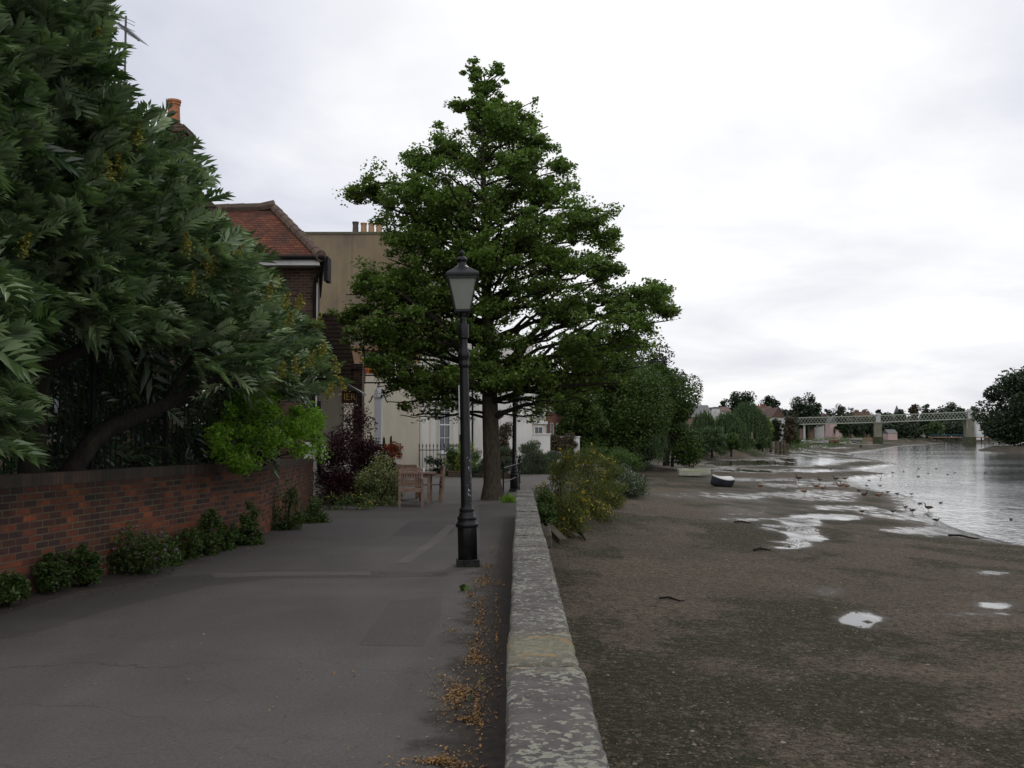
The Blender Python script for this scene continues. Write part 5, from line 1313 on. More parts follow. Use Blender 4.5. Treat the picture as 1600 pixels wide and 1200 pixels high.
tag(foliage('flower', P[rng.integers(0, len(P), 260)] + np.array([0, -.05, .0]), .05, M['f_red'], t, rng, asp=.95), kind='stuff')
for i, (px, pt, w) in enumerate(((566, 670, 10), (580, 680, 16), (600, 684, 12), (611, 682, 9))):
    Yc = 31.5 + i * .2; c_ = (X(px, Yc), Yc, 0); h = Z(pt, Yc); zz = rng.random(900); rr = (1 - zz * .9) * (w / F * Yc) * .6; aa = rng.uniform(0, 2 * PI, 900)
    t = thing('dwarf_conifer', ['slim conifer spike nearest the brick pier', 'wider conifer left of the pub sign post', 'small conifer in front of the sign post', 'thin conifer spire behind the flower ball'][i], 'conifer', c_, 'small conifers behind the red flowers')
    foliage('foliage', np.column_stack([c_[0] + np.cos(aa) * rr, Yc + np.sin(aa) * rr, .3 + zz * (h - .3)]), .06, M['l_yel' if i == 1 else 'l_weed'], t, rng, D=np.tile([[0, 0, 1.0]], (900, 1)))
    b = MB(); b.lathe([(.12, 0), (.16, .3), (.15, .3)], c_, 10); b.build('pot', M['dark_pot'], t)
# bed shrubs
px_shrub('bed_shrub', 'green shrub with yellow leaves in the bed left of the lamp post', 690, 722, 700, 757, 42.4, 'l_weed', 4500, .08, nb=22)
px_shrub('bed_shrub', 'golden leaved shrub directly behind the lamp post', 712, 738, 690, 757, 41.8, 'l_yel', 3500, .08, nb=20)
px_shrub('bed_shrub', 'tall leafy green bush directly left of the tree trunk', 700, 760, 692, 755, 42.8, 'l_bright', 6500, .09, nb=30)
px_shrub('bed_shrub', 'dark low shrub behind the spiked railing', 664, 700, 715, 757, 43.0, 'l_dark', 3500, .08, nb=18)
px_shrub('bed_shrub', 'grey-green feathery mound between lamp post and tree trunk', 735, 765, 705, 757, 41.0, 'l_lav', 4500, .09, nb=20, D=(0, 0, 1.3), asp=.25)
px_shrub('rose_shrub', 'brownish climbing rose with white blooms on the white house wall', 768, 806, 644, 722, 50, 'l_brown', 6000, .11, flowers=('f_white', 22, .09, 'bloom'), nb=28)
px_shrub('lavender_mound', 'grey-green feathery mound just right of the tree trunk', 775, 802, 700, 756, 40, 'l_lav', 5000, .10, nb=20, D=(0, 0, 1.3), asp=.22, group='feathery mounds across the path')
px_shrub('lavender_mound', 'largest grey-green feathery mound, right of the farther lamp post', 804, 862, 692, 748, 44.5, 'l_lav', 11000, .11, nb=34, D=(0, 0, 1.3), asp=.22, group='feathery mounds across the path')
px_shrub('lavender_mound', 'small dark feathery mound under the gate piers hedge', 846, 876, 706, 744, 46.5, 'l_lav', 4000, .11, nb=16, D=(0, 0, 1.3), asp=.22, group='feathery mounds across the path')
px_shrub('hedge', 'dark hedge with pink rose blooms over the gate piers', 850, 900, 680, 704, 61.5, 'l_brown', 5000, .13, flowers=('f_pink', 4, .14, 'bloom'), nb=26)
# ragwort bush on the bank and its neighbours
rag = [('yellow flowered ragwort thicket nearest, at the end of the parapet', 836, 918, 708, 835, 27.0, 1.0, 190), ('yellow flowered ragwort thicket in the middle of the bank', 870, 962, 703, 822, 32.0, 1.2, 200), ('thin yellow flowered ragwort clump farthest right on the bank', 922, 976, 716, 795, 38.0, 1.2, 80)]
for lab, a_, c2, pt, pb, Y, ry, nf in rag:
    px_shrub('ragwort', lab, a_, c2, pt, pb, Y, 'l_rag', 14000, .075, flowers=('f_yellow', nf, .065, 'flower'), nb=60, clump=.34, asp=.26, D=(.1, 0, .8), group='ragwort on the river bank', cat='plant', ry=ry)
px_shrub('bank_shrub', 'dark green low growth against the river side of the parapet end', 838, 868, 768, 818, 24.2, 'l_weed', 5000, .06, nb=26, cat='plant', ry=.5)
px_shrub('bank_shrub', 'grassy growth trailing down to the mud beyond the ragwort', 940, 1010, 728, 775, 46, 'l_lav', 6000, .12, nb=30, cat='plant', ry=3)
px_shrub('bank_shrub', 'brown-green reedy growth farther along the bank under the trees', 900, 1000, 700, 735, 62, 'l_weed', 9000, .15, nb=36, cat='plant', ry=4, D=(0, 0, 1.0), asp=.3)
# plants on the river face of the parapet
for i, (px, py, Y, h, w, lab) in enumerate(((876, 940, 12.0, .42, .14, 'bright green weed growing on the river side of the parapet, farther'), (893, 925, 13.2, .3, .2, 'sprig of bright weed beside the farther parapet weed'), (898, 1030, 9.3, .30, .10, 'dark weed sprig on the river side of the parapet, nearer'), (885, 985, 10.6, .34, .09, 'thin trailing weed between the two weeds on the parapet side'))):
    zb_ = float(height(np.array([[.55, Y]]))[0][0]); x_ = .42 + .03 * i
    shrub('wall_weed', lab, (x_, Y, zb_), w, .35, h + (0.2 if i < 2 else .1), ['l_bright', 'l_bright', 'l_weed', 'l_weed'][i], rng, 420, .045, cat='plant', group='weeds at the river side of the parapet', nb=12)
# tufts by the railing
px_shrub('grass_tuft', 'green grass tuft at the foot of the ball topped railing', 783, 806, 772, 786, 25.5, 'l_bright', 700, .07, cat='plant', D=(0, 0, 1.2), asp=.2, ry=.4, stems=False)

# ================================================================== RIGHT HAND TREES ALONG THE BANK
mid = 'trees along the bank beyond the parapet'
far_tree('bank_tree', 'dense dark tree right behind the red brick terrace', 868, 945, 590, 68, -.1, 'l_mid', 22000, .2, .20, mid, seed=3, ybot=708)
far_tree('bank_tree', 'broad dark tree behind the yellow flowers, centre of the bank clump', 885, 1040, 553, 76, -.2, 'l_mid', 62000, .2, .2, mid, seed=4, ybot=723)
far_tree('bank_tree', 'lighter edged tree reaching farthest right over the foreshore', 985, 1096, 572, 84, -.5, 'l_mid', 42000, .2, .2, mid, seed=5, ybot=722)
far_tree('bank_tree', 'rounded tree filling the gap above the broad dark one', 930, 1075, 548, 92, -.2, 'l_dark', 30000, .2, .24, mid, seed=6, ybot=716)
far_tree('willow_tree', 'drooping willow hanging to the mud under the broad dark tree', 930, 1040, 640, 80, -.7, 'l_willow', 17000, .2, .16, mid, seed=7, shape='willow', ybot=727)
far_tree('willow_tree', 'small willow trailing at the right edge of the near clump', 1010, 1090, 645, 88, -.7, 'l_willow', 16000, .2, .17, mid, seed=8, shape='willow', ybot=722)
px_shrub('bank_shrub', 'black shadowy undergrowth beneath the near bank trees', 880, 1010, 690, 722, 78, 'l_dark', 9000, .2, nb=40, cat='shrub', ry=5)
# farther along
fg = 'trees on the far riverside'
far_tree('willow_tree', 'mid green willow leaning over the mud with twiggy foot, left of the smaller willow', 1078, 1122, 644, 122, -.6, 'l_willow', 15000, .2, .24, fg, seed=31, shape='willow', ybot=707)
far_tree('bank_bush', 'low round willow bush between the two leftmost far willows', 1090, 1134, 668, 118, -.6, 'l_willow', 6000, .1, .22, fg, seed=32, ybot=710)
far_tree('willow_tree', 'smaller dull willow left of the big weeping willow', 1108, 1168, 646, 136, -.6, 'l_willow', 19000, .2, .26, fg, seed=33, shape='willow', ybot=706)
far_tree('willow_tree', 'big rounded weeping willow, tallest of the far willows', 1138, 1200, 630, 152, -.6, 'l_willow', 26000, .2, .28, fg, seed=34, shape='willow', ybot=697)
far_tree('distant_tree', 'small dark tree peeping over the white house left of the weeping willow', 1122, 1142, 625, 200, -.3, 'l_far', 2500, .3, .4, fg, seed=35)
far_tree('distant_tree', 'wide dark tree rising behind the weeping willow', 1138, 1192, 613, 205, -.3, 'l_dark', 7000, .3, .42, fg, seed=36)
far_tree('distant_tree', 'dark tree sloping down right of the weeping willow top', 1182, 1226, 620, 210, -.3, 'l_dark', 6000, .3, .42, fg, seed=37)
far_tree('distant_tree', 'yellow-green tree right of the weeping willow', 1192, 1208, 652, 158, -.3, 'l_yel', 1800, .2, .3, fg, seed=38, ybot=690)
far_tree('distant_tree', 'dark bushy tree before the white gabled house', 1206, 1222, 655, 165, -.3, 'l_dark', 2600, .2, .3, fg, seed=39, ybot=688)
far_tree('distant_tree', 'brownish round tree above the mooring piles', 1222, 1246, 652, 172, -.6, 'l_brown', 3600, .2, .32, fg, seed=40, ybot=692)
far_tree('distant_tree', 'green tree at the left end of the bridge', 1226, 1248, 644, 215, -.3, 'l_far', 3500, .2, .36, fg, seed=41, ybot=690)
far_tree('distant_tree', 'large dark round tree standing over the left end of the bridge', 1234, 1286, 617, 436, -.3, 'l_dark', 8500, .3, .8, fg, seed=42, ybot=670)
far_tree('distant_tree', 'dark tree behind the middle of the left bridge span', 1298, 1326, 633, 500, 0, 'l_far', 2500, .3, .9, fg, seed=43)
far_tree('distant_tree', 'low tree between the two dark ones behind the left span', 1284, 1302, 640, 520, 0, 'l_far', 1500, .3, .9, fg, seed=44)
far_tree('distant_tree', 'wispy tree left of the first bridge pier', 1320, 1338, 638, 520, 0, 'l_far', 900, .3, .9, fg, seed=45)
k = 0
for a_, c2, pt, Y, m, lab in ((1340, 1368, 652, 560, 'l_far', 'tree clump low behind the bridge just left of the first pier'), (1366, 1380, 641, 600, 'l_far', 'tree top showing over the first pier'), (1374, 1402, 646, 600, 'l_far', 'dark tree right of the first pier beyond the bridge'),
                              (1396, 1416, 641, 620, 'l_far', 'tree beside the church spire'), (1420, 1440, 633, 610, 'l_brown', 'pale thin crowned tree left of the second pier'), (1436, 1462, 633, 600, 'l_far', 'dark tree in the middle of the right span'), (1462, 1500, 630, 600, 'l_far', 'highest broad tree over the right span'), (1492, 1512, 638, 620, 'l_far', 'tree sloping down towards the second pier'), (1508, 1536, 636, 620, 'l_far', 'tree just right of the second pier'),
                              (1330, 1352, 662, 540, 'l_far', 'dark tree under the left span near the first pier'), (1304, 1328, 662, 470, 'l_dark', 'dark round tree under the left span'), (1400, 1440, 660, 560, 'l_far', 'tree beneath the right span above the moored boat'), (1440, 1476, 658, 560, 'l_willow', 'lighter rounded tree beneath the right span'), (1474, 1510, 660, 570, 'l_far', 'tree under the right span next to the second pier'), (1535, 1640, 640, 640, 'l_far', 'distant tree belt partly hidden by the island tree'), (1376, 1404, 662, 560, 'l_far', 'tree under the bridge just right of the first pier')):
    k += 1
    far_tree('distant_tree', lab, a_, c2, pt, Y, 0, m, 3200, .1, 1.3, fg, seed=60 + k)
# island tree
far_tree('island_tree', 'huge dark tree on the island overhanging the water at the right edge', 1536, 1720, 576, 268, -1.2, 'l_dark', 34000, .12, .85, None, seed=90, ybot=694)
far_tree('island_tree', 'second dark tree on the island behind the huge one, running out of frame', 1640, 1860, 590, 276, -1.2, 'l_dark', 9000, .12, 1.0, None, seed=91, ybot=694)
# bank scrub as ground cover
pts = []
for a_, c_ in zip(bank[8:-4], bank[9:-3]):
    L_ = np.linalg.norm(c_ - a_); m_ = int(L_ / 1.6)
    for i in range(m_):
        p = a_ + (c_ - a_) * rng.random(); d_ = (c_ - a_) / L_; nr_ = np.array([-d_[1], d_[0]])
        p = p + nr_ * rng.uniform(-.3, 4.5); pts.append((p[0], p[1]))
pts = np.array(pts); hz_ = height(pts)[0]
dist = np.linalg.norm(pts, axis=1)
P = clumps(np.column_stack([pts, hz_ + .3]), .35 + .004 * dist, 46, rng, .8, .5)
o = foliage('bank_scrub', P, .24, M['l_weed'], None, rng); tag(o, kind='stuff')

# more growth along the far bank and the distant wood
for a_, c2, pt, yb, Y, m, lab, sd in ((1060, 1092, 676, 712, 112, 'l_willow', 'low bush hanging over the mud at the foot of the near clump', 201), (1128, 1156, 678, 702, 126, 'l_weed', 'low bank bush below the smaller dull willow', 202), (1154, 1178, 684, 700, 140, 'l_weed', 'low bank bush below the weeping willow, left of the mooring piles', 203), (1178, 1204, 684, 700, 146, 'l_willow', 'rounded bank bush just left of the mooring piles', 204), (1230, 1250, 680, 697, 190, 'l_weed', 'low bank bush right of the mooring piles', 205), (1200, 1216, 676, 692, 170, 'l_weed', 'small bush below the white gabled house', 206), (1084, 1104, 650, 705, 140, 'l_far', 'tall narrow tree filling in behind the leftmost willow', 207), (1216, 1236, 640, 690, 200, 'l_far', 'tree rising behind the brownish one above the piles', 208), (1172, 1196, 648, 694, 190, 'l_far', 'shaded tree tucked behind the weeping willow', 209)):
    far_tree('bank_bush', lab, a_, c2, pt, Y, float(height(np.array([[X((a_ + c2) / 2, Y), Y]]))[0][0]) - .1, m, 4200, .05, .3, fg, seed=sd, ybot=yb)
wp = []
for px in np.arange(1225, 1660, 2.2):
    Y = 650 + 60 * math.sin(px * .05); zt_ = Z(652 + 5 * math.sin(px * .11) + 4 * math.sin(px * .31) - (6 if 1440 < px < 1530 else 0), Y)
    for z in np.arange(1.0, zt_, 2.4): wp.append((X(px, Y) + rng.normal() * .8, Y + rng.normal() * 6, z))
o = foliage('distant_wood', clumps(wp, 2.4, 20, rng, .9, .5), 1.5, M['l_far'], None, rng); tag(o, kind='stuff')

# ================================================================== BRIDGE
M['bridge_paint'] = plain('pale_green_bridge_paint', (0.29, 0.32, 0.26), 0.6, 0.1, 1)
M['pier_stone'] = plain('pier_stone', (0.20, 0.19, 0.145), 0.9, 0.2, .5, grime=(0.12, 0.12, 0.08))
M['pier_weed'] = plain('weedy_pier_stone', (0.055, 0.06, 0.032), 0.9, 0.3, .8)
M['white_iron'] = plain('white_painted_iron', (0.42, 0.42, 0.41), 0.6, 0.05, 1)
bp_ = [np.array([X(1244, 420), 420, Z(663.3, 420)]), np.array([X(1372, 410), 410, Z(660, 410)]), np.array([X(1516, 400), 400, Z(654.3, 400)]), np.array([X(1680, 388), 388, Z(648, 388)])]
bridge = thing('railway_bridge', 'pale green lattice girder railway bridge on two weed stained piers across the river', 'bridge', (bp_[1][0], 420, WZ))
GH = 2.75
for j, (a, c_) in enumerate(zip(bp_[:-1], bp_[1:])):
    a, c_ = Vector(a), Vector(c_); d = c_ - a; L = d.length; e = d / L; nrm = Vector((e.y, -e.x, 0)).normalized()
    b = MB(); b.bar(a, c_, .35, .34)
    a2, c2_ = a + Vector((0, 0, GH)), c_ + Vector((0, 0, GH)); b.bar(a2, c2_, .35, .30)
    m_ = int(L / 1.25)
    for k in range(m_):
        p, q_ = a.lerp(c_, k / m_), a.lerp(c_, min(1, (k + 1.55) / m_))
        b.bar(p, q_ + Vector((0, 0, GH)), .14, .14); b.bar(q_, p + Vector((0, 0, GH)), .14, .14)
    b.build('lattice_girder', M['bridge_paint'], bridge)
    b = MB(); back = Vector((-e.y, e.x, 0)).normalized() * 6.5
    b.bar(a + back, c_ + back, .35, .3); b.bar(a2 + back, c2_ + back, .35, .3)
    b.build('rear_girder', M['bridge_paint'], bridge)
    b = MB(); b.prism([a + e * .1, c_ - e * .1, c_ - e * .1 + back, a + e * .1 + back], (0, 0, .25)); b.build('deck', M['bridge_paint'], bridge)
for p in bp_[1:3]:
    a = Vector(p); zt_ = a.z - .2; ang_ = math.atan2(bp_[2][1] - bp_[1][1], bp_[2][0] - bp_[1][0]); back = Vector((math.sin(-ang_), math.cos(ang_), 0)) * 3.3
    c_ = a + back; c_.z = 0
    b = MB(); b.box((c_.x, c_.y, (zt_ + 1.2) / 2 + .0), (2.9, 9.0, zt_ - 1.2), ang_); pr_ = b.build('pier', M['pier_stone'], bridge)
    b = MB(); b.box((c_.x, c_.y, (-5 + 1.25) / 2), (3.7, 9.8, 6.25), ang_); b.build('pier_foot', M['pier_weed'], pr_)
    b = MB(); b.box((c_.x, c_.y, zt_ + .02), (3.4, 9.4, .5), ang_); b.build('pier_capping', M['pier_stone'], pr_)
    b = MB(); f = a + Vector((0, -.55, 0))
    b.box((f.x, f.y, a.z + GH / 2), (1.8, .5, GH + .3), ang_)
    b.prism([(f.x - 1.2, f.y - .3, a.z + GH + .15), (f.x + 1.2, f.y - .3, a.z + GH + .15)] + [(f.x + 1.2 * math.cos(t_), f.y - .3, a.z + GH + .15 + .85 * math.sin(t_)) for t_ in np.linspace(.15, PI - .15, 9)], (0, .6, 0))
    b.build('iron_cap', M['white_iron'], bridge)
for px in (1257, 1264):
    b = MB(); q_ = at(px, 690, 420); b.box((q_[0], 420, 3.0), (.7, .7, 7)); b.build('support_column', M['white_iron'] if px < 1260 else M['pier_weed'], bridge)
# boat of jetty beyond the bridge
M['far_white'] = plain('far_white_wall', (0.62, 0.61, 0.60), 0.9, 0.1, .3)
M['far_pink'] = plain('far_pink_wall', (0.50, 0.36, 0.34), 0.9, 0.1, .3)
M['far_brown'] = plain('far_brown_wall', (0.24, 0.15, 0.11), 0.9, 0.2, .3)
M['slate'] = plain('slate_roof', (0.10, 0.10, 0.105), 0.7, 0.2, .8)
M['far_tile'] = plain('far_tile_roof', (0.10, 0.060, 0.045), 0.9, 0.2, .6)
def fh(label, pl_, pr_, ptop, Y, wm, rm, rise=2.0, roof='gable_x', wins=0, chim=(), dep=8):
    x0, x1 = X(pl_, Y), X(pr_, Y); z1 = Z(ptop, Y)
    w_ = [(pl_ + (pr_ - pl_) * (k + .5) / wins, ptop + (zz + .5) * 2.7 / Y * F, 1.1, 1.5) for k in range(wins) for zz in range(2)] if wins else []
    return house('riverside_house', label, x0, x1, Y, z1, dep, wm, rm, rise, w_, 'houses on the far riverside', [(X(a, Y), Z(c_, Y), w) for a, c_, w in chim], roof, zb=-.5)
fh('slate roofed house with rooflights just right of the near tree clump', 1080, 1112, 652, 150, 'far_brown', 'slate', 1.9, 'gable_x')
fh('brown box building with white window strips behind the leftmost willows', 1094, 1112, 640, 165, 'far_brown', 'slate', .2, 'flat', 2)
fh('white rendered building with tall dark windows behind the small willow', 1111, 1125, 638, 168, 'far_white', 'slate', .2, 'flat', 2)
fh('white building with an orange patch left of the weeping willow', 1124, 1142, 643, 172, 'far_white', 'far_tile', .9, 'gable_x', 2)
fh('dark roofed brick house right of the weeping willow with red chimney pots', 1184, 1212, 650, 180, 'far_brown', 'far_tile', 1.8, 'gable_x', 0, [(1200, 636, 1.6)])
fh('white gabled house with dark windows left of the bridge end', 1208, 1225, 652, 174, 'far_white', 'far_tile', 1.7, 'gable_y', 2)
fh('low white cottage under the left end of the bridge', 1273, 1288, 664, 440, 'far_white', 'slate', 2, 'gable_y', 2)
fh('grey-green low shed at the left end of the bridge', 1258, 1272, 668, 436, 'far_brown', 'slate', 1.2, 'gable_x', 0)
fh('pink house under the middle of the left span', 1298, 1308, 660, 470, 'far_pink', 'slate', 2.4, 'gable_y', 1)
fh('pink and cream lower house next to the taller pink one', 1306, 1318, 672, 468, 'far_pink', 'far_tile', 1.5, 'gable_x', 1)
fh('long red roofed terrace above the left span of the bridge', 1334, 1362, 653, 560, 'far_brown', 'far_tile', 3.5, 'gable_x', 0, [(1343, 641, 2.2), (1355, 641, 2.2)])
fh('brown roof peeping over the bridge between two dark trees', 1284, 1298, 655, 540, 'far_brown', 'far_tile', 3, 'gable_x', 0)
fh('long pale boathouse beyond the bridge right of the first pier', 1388, 1402, 677, 520, 'far_pink', 'slate', 2, 'gable_x', 0)
fh('grey building under the right span by the water', 1375, 1392, 668, 560, 'far_pink', 'slate', 2.5, 'gable_x', 0)
fh('long flat far roof line left of the spire', 1376, 1400, 651, 640, 'far_brown', 'slate', 2, 'gable_x', 0)
fh('white block with dark windows seen between the second pier and the island tree', 1526, 1537, 656, 560, 'far_white', 'slate', .3, 'flat', 2)
t = thing('church_spire', 'thin distant church spire above the treetops between the two bridge piers', 'spire', (X(1402, 680), 680, 0))
xx = X(1402, 680); b = MB(); b.box((xx, 680, 8), (3.4, 3.4, 17)); b.build('tower', M['far_brown'], t)
b = MB(); b.lathe([(2.1, 16.5), (.12, Z(633.5, 680))], (xx, 680, 0), 8); b.build('spire', M['slate'], t)
t = thing('jetty', 'long low timber jetty with blue railing beyond the bridge on the right', 'jetty', (X(1480, 540), 540, WZ))
b = MB(); jx0, jx1 = X(1452, 545), X(1545, 545); b.box(((jx0 + jx1) / 2, 545, .9), (jx1 - jx0, 3, .5)); b.build('deck', M['far_brown'], t)
for k in range(9):
    b = MB(); b.box((jx0 + (jx1 - jx0) * k / 8, 545, -1), (.5, .5, 4)); b.build('pile', M['pier_weed'], t)
b = MB(); b.box(((jx0 + jx1) / 2, 543.6, 2.3), (jx1 - jx0, .1, .12)); b.box(((jx0 + jx1) / 2, 543.6, 1.7), (jx1 - jx0, .1, .12)); b.build('railing', plain('blue_rail', (.05, .14, .22), .5), t)
# embankment retaining walls far along the bank
for pl_, pr_, pt, pb, Y, m, lab in ((1062, 1082, 694, 712, 118, 'far_white', 'short pale river wall behind the near willow edge'), (1160, 1216, 690, 697, 160, 'pier_stone', 'low grey embankment wall below the weeping willow'), (1246, 1302, 688, 692, 330, 'far_white', 'pale embankment railing wall left of the first pier'), (1302, 1370, 684, 688, 470, 'far_brown', 'far brown embankment wall behind the first pier')):
    b = MB(); zt_, zb_ = Z(pt, Y), Z(pb, Y) - .6; b.box(((X(pl_, Y) + X(pr_, Y)) / 2, Y, (zt_ + zb_) / 2), (X(pr_, Y) - X(pl_, Y), .4, zt_ - zb_)); tag(b.build('embankment_wall', M[m], None), lab, 'wall')
# mooring piles
for i, (px, pt, pb, Y, lab) in enumerate(((1204, 692, 711, 150, 'leftmost mooring pile of the cluster, pale topped'), (1213, 690, 712, 149, 'second mooring pile of the cluster, thickest'), (1219, 690, 711, 152, 'third mooring pile of the cluster, shorter'), (1225, 688, 710, 151, 'rightmost tall mooring pile of the cluster'), (1230, 694, 709, 160, 'short mooring pile right behind the cluster'))):
    z0 = float(height(np.array([[X(px, Y), Y]]))[0][0]); b = MB(); r_ = .24 + .04 * (i == 1)
    b.tube([(X(px, Y), Y, z0 - .4), (X(px, Y) + .05, Y, z0 + 1.0), (X(px, Y), Y, Z(pt, Y))], [r_, r_, r_ * .9], 8); o = b.build('mooring_pile', plain('pile_timber', (.085, .065, .045), .9, .4, 2), None, smooth=True); tag(o, lab, 'mooring pile', 'timber mooring piles left of the bridge')
for px, pt, Y, lab in ((1175, 675, 140, 'pale slim post standing before the weeping willow'), (1129, 668, 128, 'thin grey post between the far willows')):
    z0 = float(height(np.array([[X(px, Y), Y]]))[0][0]); b = MB(); b.tube([(X(px, Y), Y, z0 - .3), (X(px, Y), Y, Z(pt, Y))], .10, 6); tag(b.build('post', M['pier_stone'], None), lab, 'post')
q_ = onz(1345, 703, WZ); b = MB(); b.lathe([(.3, -.3), (.35, .2), (.22, .9), (.3, 1.2), (.1, 1.3)], (q_[0], q_[1], WZ + .1), 8); tag(b.build('channel_marker', M['black_iron'], None), 'small black marker at the tip of the mud below the bridge', 'marker')

# ================================================================== BOATS
def boat(label, px, py, L, W, rz, hull, inner, tilt=(0, 0), H=.45, group='small boats lying on the mud', cover=None, name='rowing_boat'):
    p = lvl(px, py); t = thing(name, label, 'boat', (0, 0, 0), group)
    st = 14; vs = []; sec = 7
    def ring(k, s_, dz, thin):
        u_ = k / (st - 1); hw = W / 2 * (math.sin(PI * min(1, .30 + .70 * (1 - u_) ** 1.0 * .9 + 0)) if u_ > .5 else (.80 + .20 * math.sin(PI * u_))) 
        hw = W / 2 * (1 - max(0, (u_ - .45) / .55) ** 2.2) * (.82 + .18 * min(1, u_ * 4)); hw = max(hw - thin, .012)
        sheer = H + .16 * (u_ - .4) ** 2 * 2.2; keel = .14 * max(0, (u_ - .7) / .3) ** 2
        out = []
        for j in range(sec):
            a_ = -PI / 2 + PI * j / (sec - 1); xx_ = math.sin(a_) * hw; zz_ = sheer - (sheer - keel - dz) * max(0, math.cos(a_)) ** .55
            out.append((xx_, (u_ - .5) * (L - thin), zz_))
        return out
    for k in range(st): vs += ring(k, 1, 0, 0)
    fs = [(k * sec + j, k * sec + j + 1, (k + 1) * sec + j + 1, (k + 1) * sec + j) for k in range(st - 1) for j in range(sec - 1)] + [tuple(range(sec))]
    b = MB(); b.add(vs, fs); o = b.build('hull', M[hull], t, smooth=True)
    b = MB(); vs = []
    for k in range(st): vs += ring(k, 1, .04, .05)
    b.add(vs, fs); b.build('inside', M[inner], t, smooth=True)
    b = MB()
    for s_ in (0, sec - 1):
        P_ = [ring(k, 1, 0, .02)[s_] for k in range(st)]; b.tube(P_, .03, 5)
    b.build('gunwale', M[inner], t)
    for u_ in (.25, .52, .75):
        b = MB(); b.box((0, (u_ - .5) * L, H - .12), (W * .82 * (1 - max(0, (u_ - .45) / .55) ** 2), .22, .03)); b.build('thwart', M['teak'], t)
    if cover:
        b = MB(); vs = []
        for k in range(st):
            r_ = ring(k, 1, 0, -.02); y_ = r_[0][1]; z_ = r_[0][2]; w2 = abs(r_[0][0])
            vs += [(-w2, y_, z_ + .01), (-w2 * .5, y_, z_ + .07), (0, y_, z_ + .10), (w2 * .5, y_, z_ + .07), (w2, y_, z_ + .01)]
        b.add(vs, [(k * 5 + j, k * 5 + j + 1, k * 5 + j + 6, k * 5 + j + 5) for k in range(st - 1) for j in range(4)]); b.build('cover', M[cover], t, smooth=True)
    t.location = [float(v) for v in p]; t.rotation_euler = (tilt[0], tilt[1], rz); return t
M['cream_hull'] = plain('cream_hull', (.50, .50, .42), .5, .1, 2); M['green_in'] = plain('pale_green_inside', (.30, .33, .20), .6, .1, 2)
M['blue_hull'] = plain('navy_hull', (.03, .033, .045), .45, .1, 2); M['boat_white'] = plain('boat_white', (.38, .38, .37), .5, .08, 2); M['brown_hull'] = plain('brown_hull', (.16, .09, .06), .6, .1, 2)
boat('long cream rowing boat with pale green inside, lying level on the mud', 1085, 745, 2.3, .95, R(-88), 'cream_hull', 'green_in', (0, R(6)))
bt = boat('dark blue dinghy with white cover tipped on its side, right of the cream boat', 1124, 760, 1.75, .8, R(128), 'blue_hull', 'boat_white', (R(4), R(-14)), cover='boat_white', H=.5)
b = MB(); b.bar((-.14, -.95, .15), (-.10, -.97, .62), .10, .16); b.build('outboard_motor', M['brown_hull'], bt)
boat('far cream boat beside the near willow, left of a pair drawn up together', 1040, 722, 3.4, 1.2, R(-75), 'boat_white', 'cream_hull')
boat('brownish boat of the pair drawn up beside the near willow', 1053, 723.5, 3.0, 1.1, R(-100), 'boat_white', 'brown_hull')
boat('tiny white boat half hidden behind the ragwort under the trees', 964, 719, 3.0, 1.1, R(-90), 'boat_white', 'cream_hull')
boat('distant white boat on the mud left of the first bridge pier', 1276, 694, 5.5, 1.7, R(-84), 'boat_white', 'boat_white', H=.7)
boat('distant brown boat behind the white one near the first pier', 1291, 692.3, 6.5, 1.8, R(-92), 'brown_hull', 'far_pink', H=.8)
boat('small distant pale boat closest to the first pier foot', 1312, 694.2, 4.0, 1.5, R(-88), 'cream_hull', 'boat_white', H=.6)
boat('pale grey boat beyond the mud far behind the first pier', 1330, 688.5, 9, 2.2, R(-88), 'boat_white', 'cream_hull', H=.9)

# ================================================================== BIRDS
def bird_mat(name, body, neck, zsplit=.33):
    n = NT(name); p = n.coord('Object'); s_ = n.n('ShaderNodeSeparateXYZ'); n.l(p, s_.inputs[0])
    c = n.ramp(n.noise(p, 20, 3), [(.3, mul(body, .75)), (.7, mul(body, 1.25))])
    c = n.mix(n.ramp(s_.outputs[2], [(zsplit, 0.0), (zsplit + .03, 1.0)]), c, neck)
    return n.done(c, .8, .2)
BM = {'goose': bird_mat('goose_feathers', (.17, .11, .075), (.04, .03, .028)), 'rufous': bird_mat('rufous_goose_feathers', (.26, .12, .07), (.20, .13, .09)), 'white': bird_mat('white_feathers', (.72, .71, .68), (.75, .74, .7)), 'duck': bird_mat('dark_duck_feathers', (.055, .05, .045), (.02, .03, .025), .22), 'grey': bird_mat('grey_gull_feathers', (.28, .28, .30), (.5, .5, .5), .22)}
M['bird_leg'] = plain('bird_leg', (.25, .12, .05), .7)
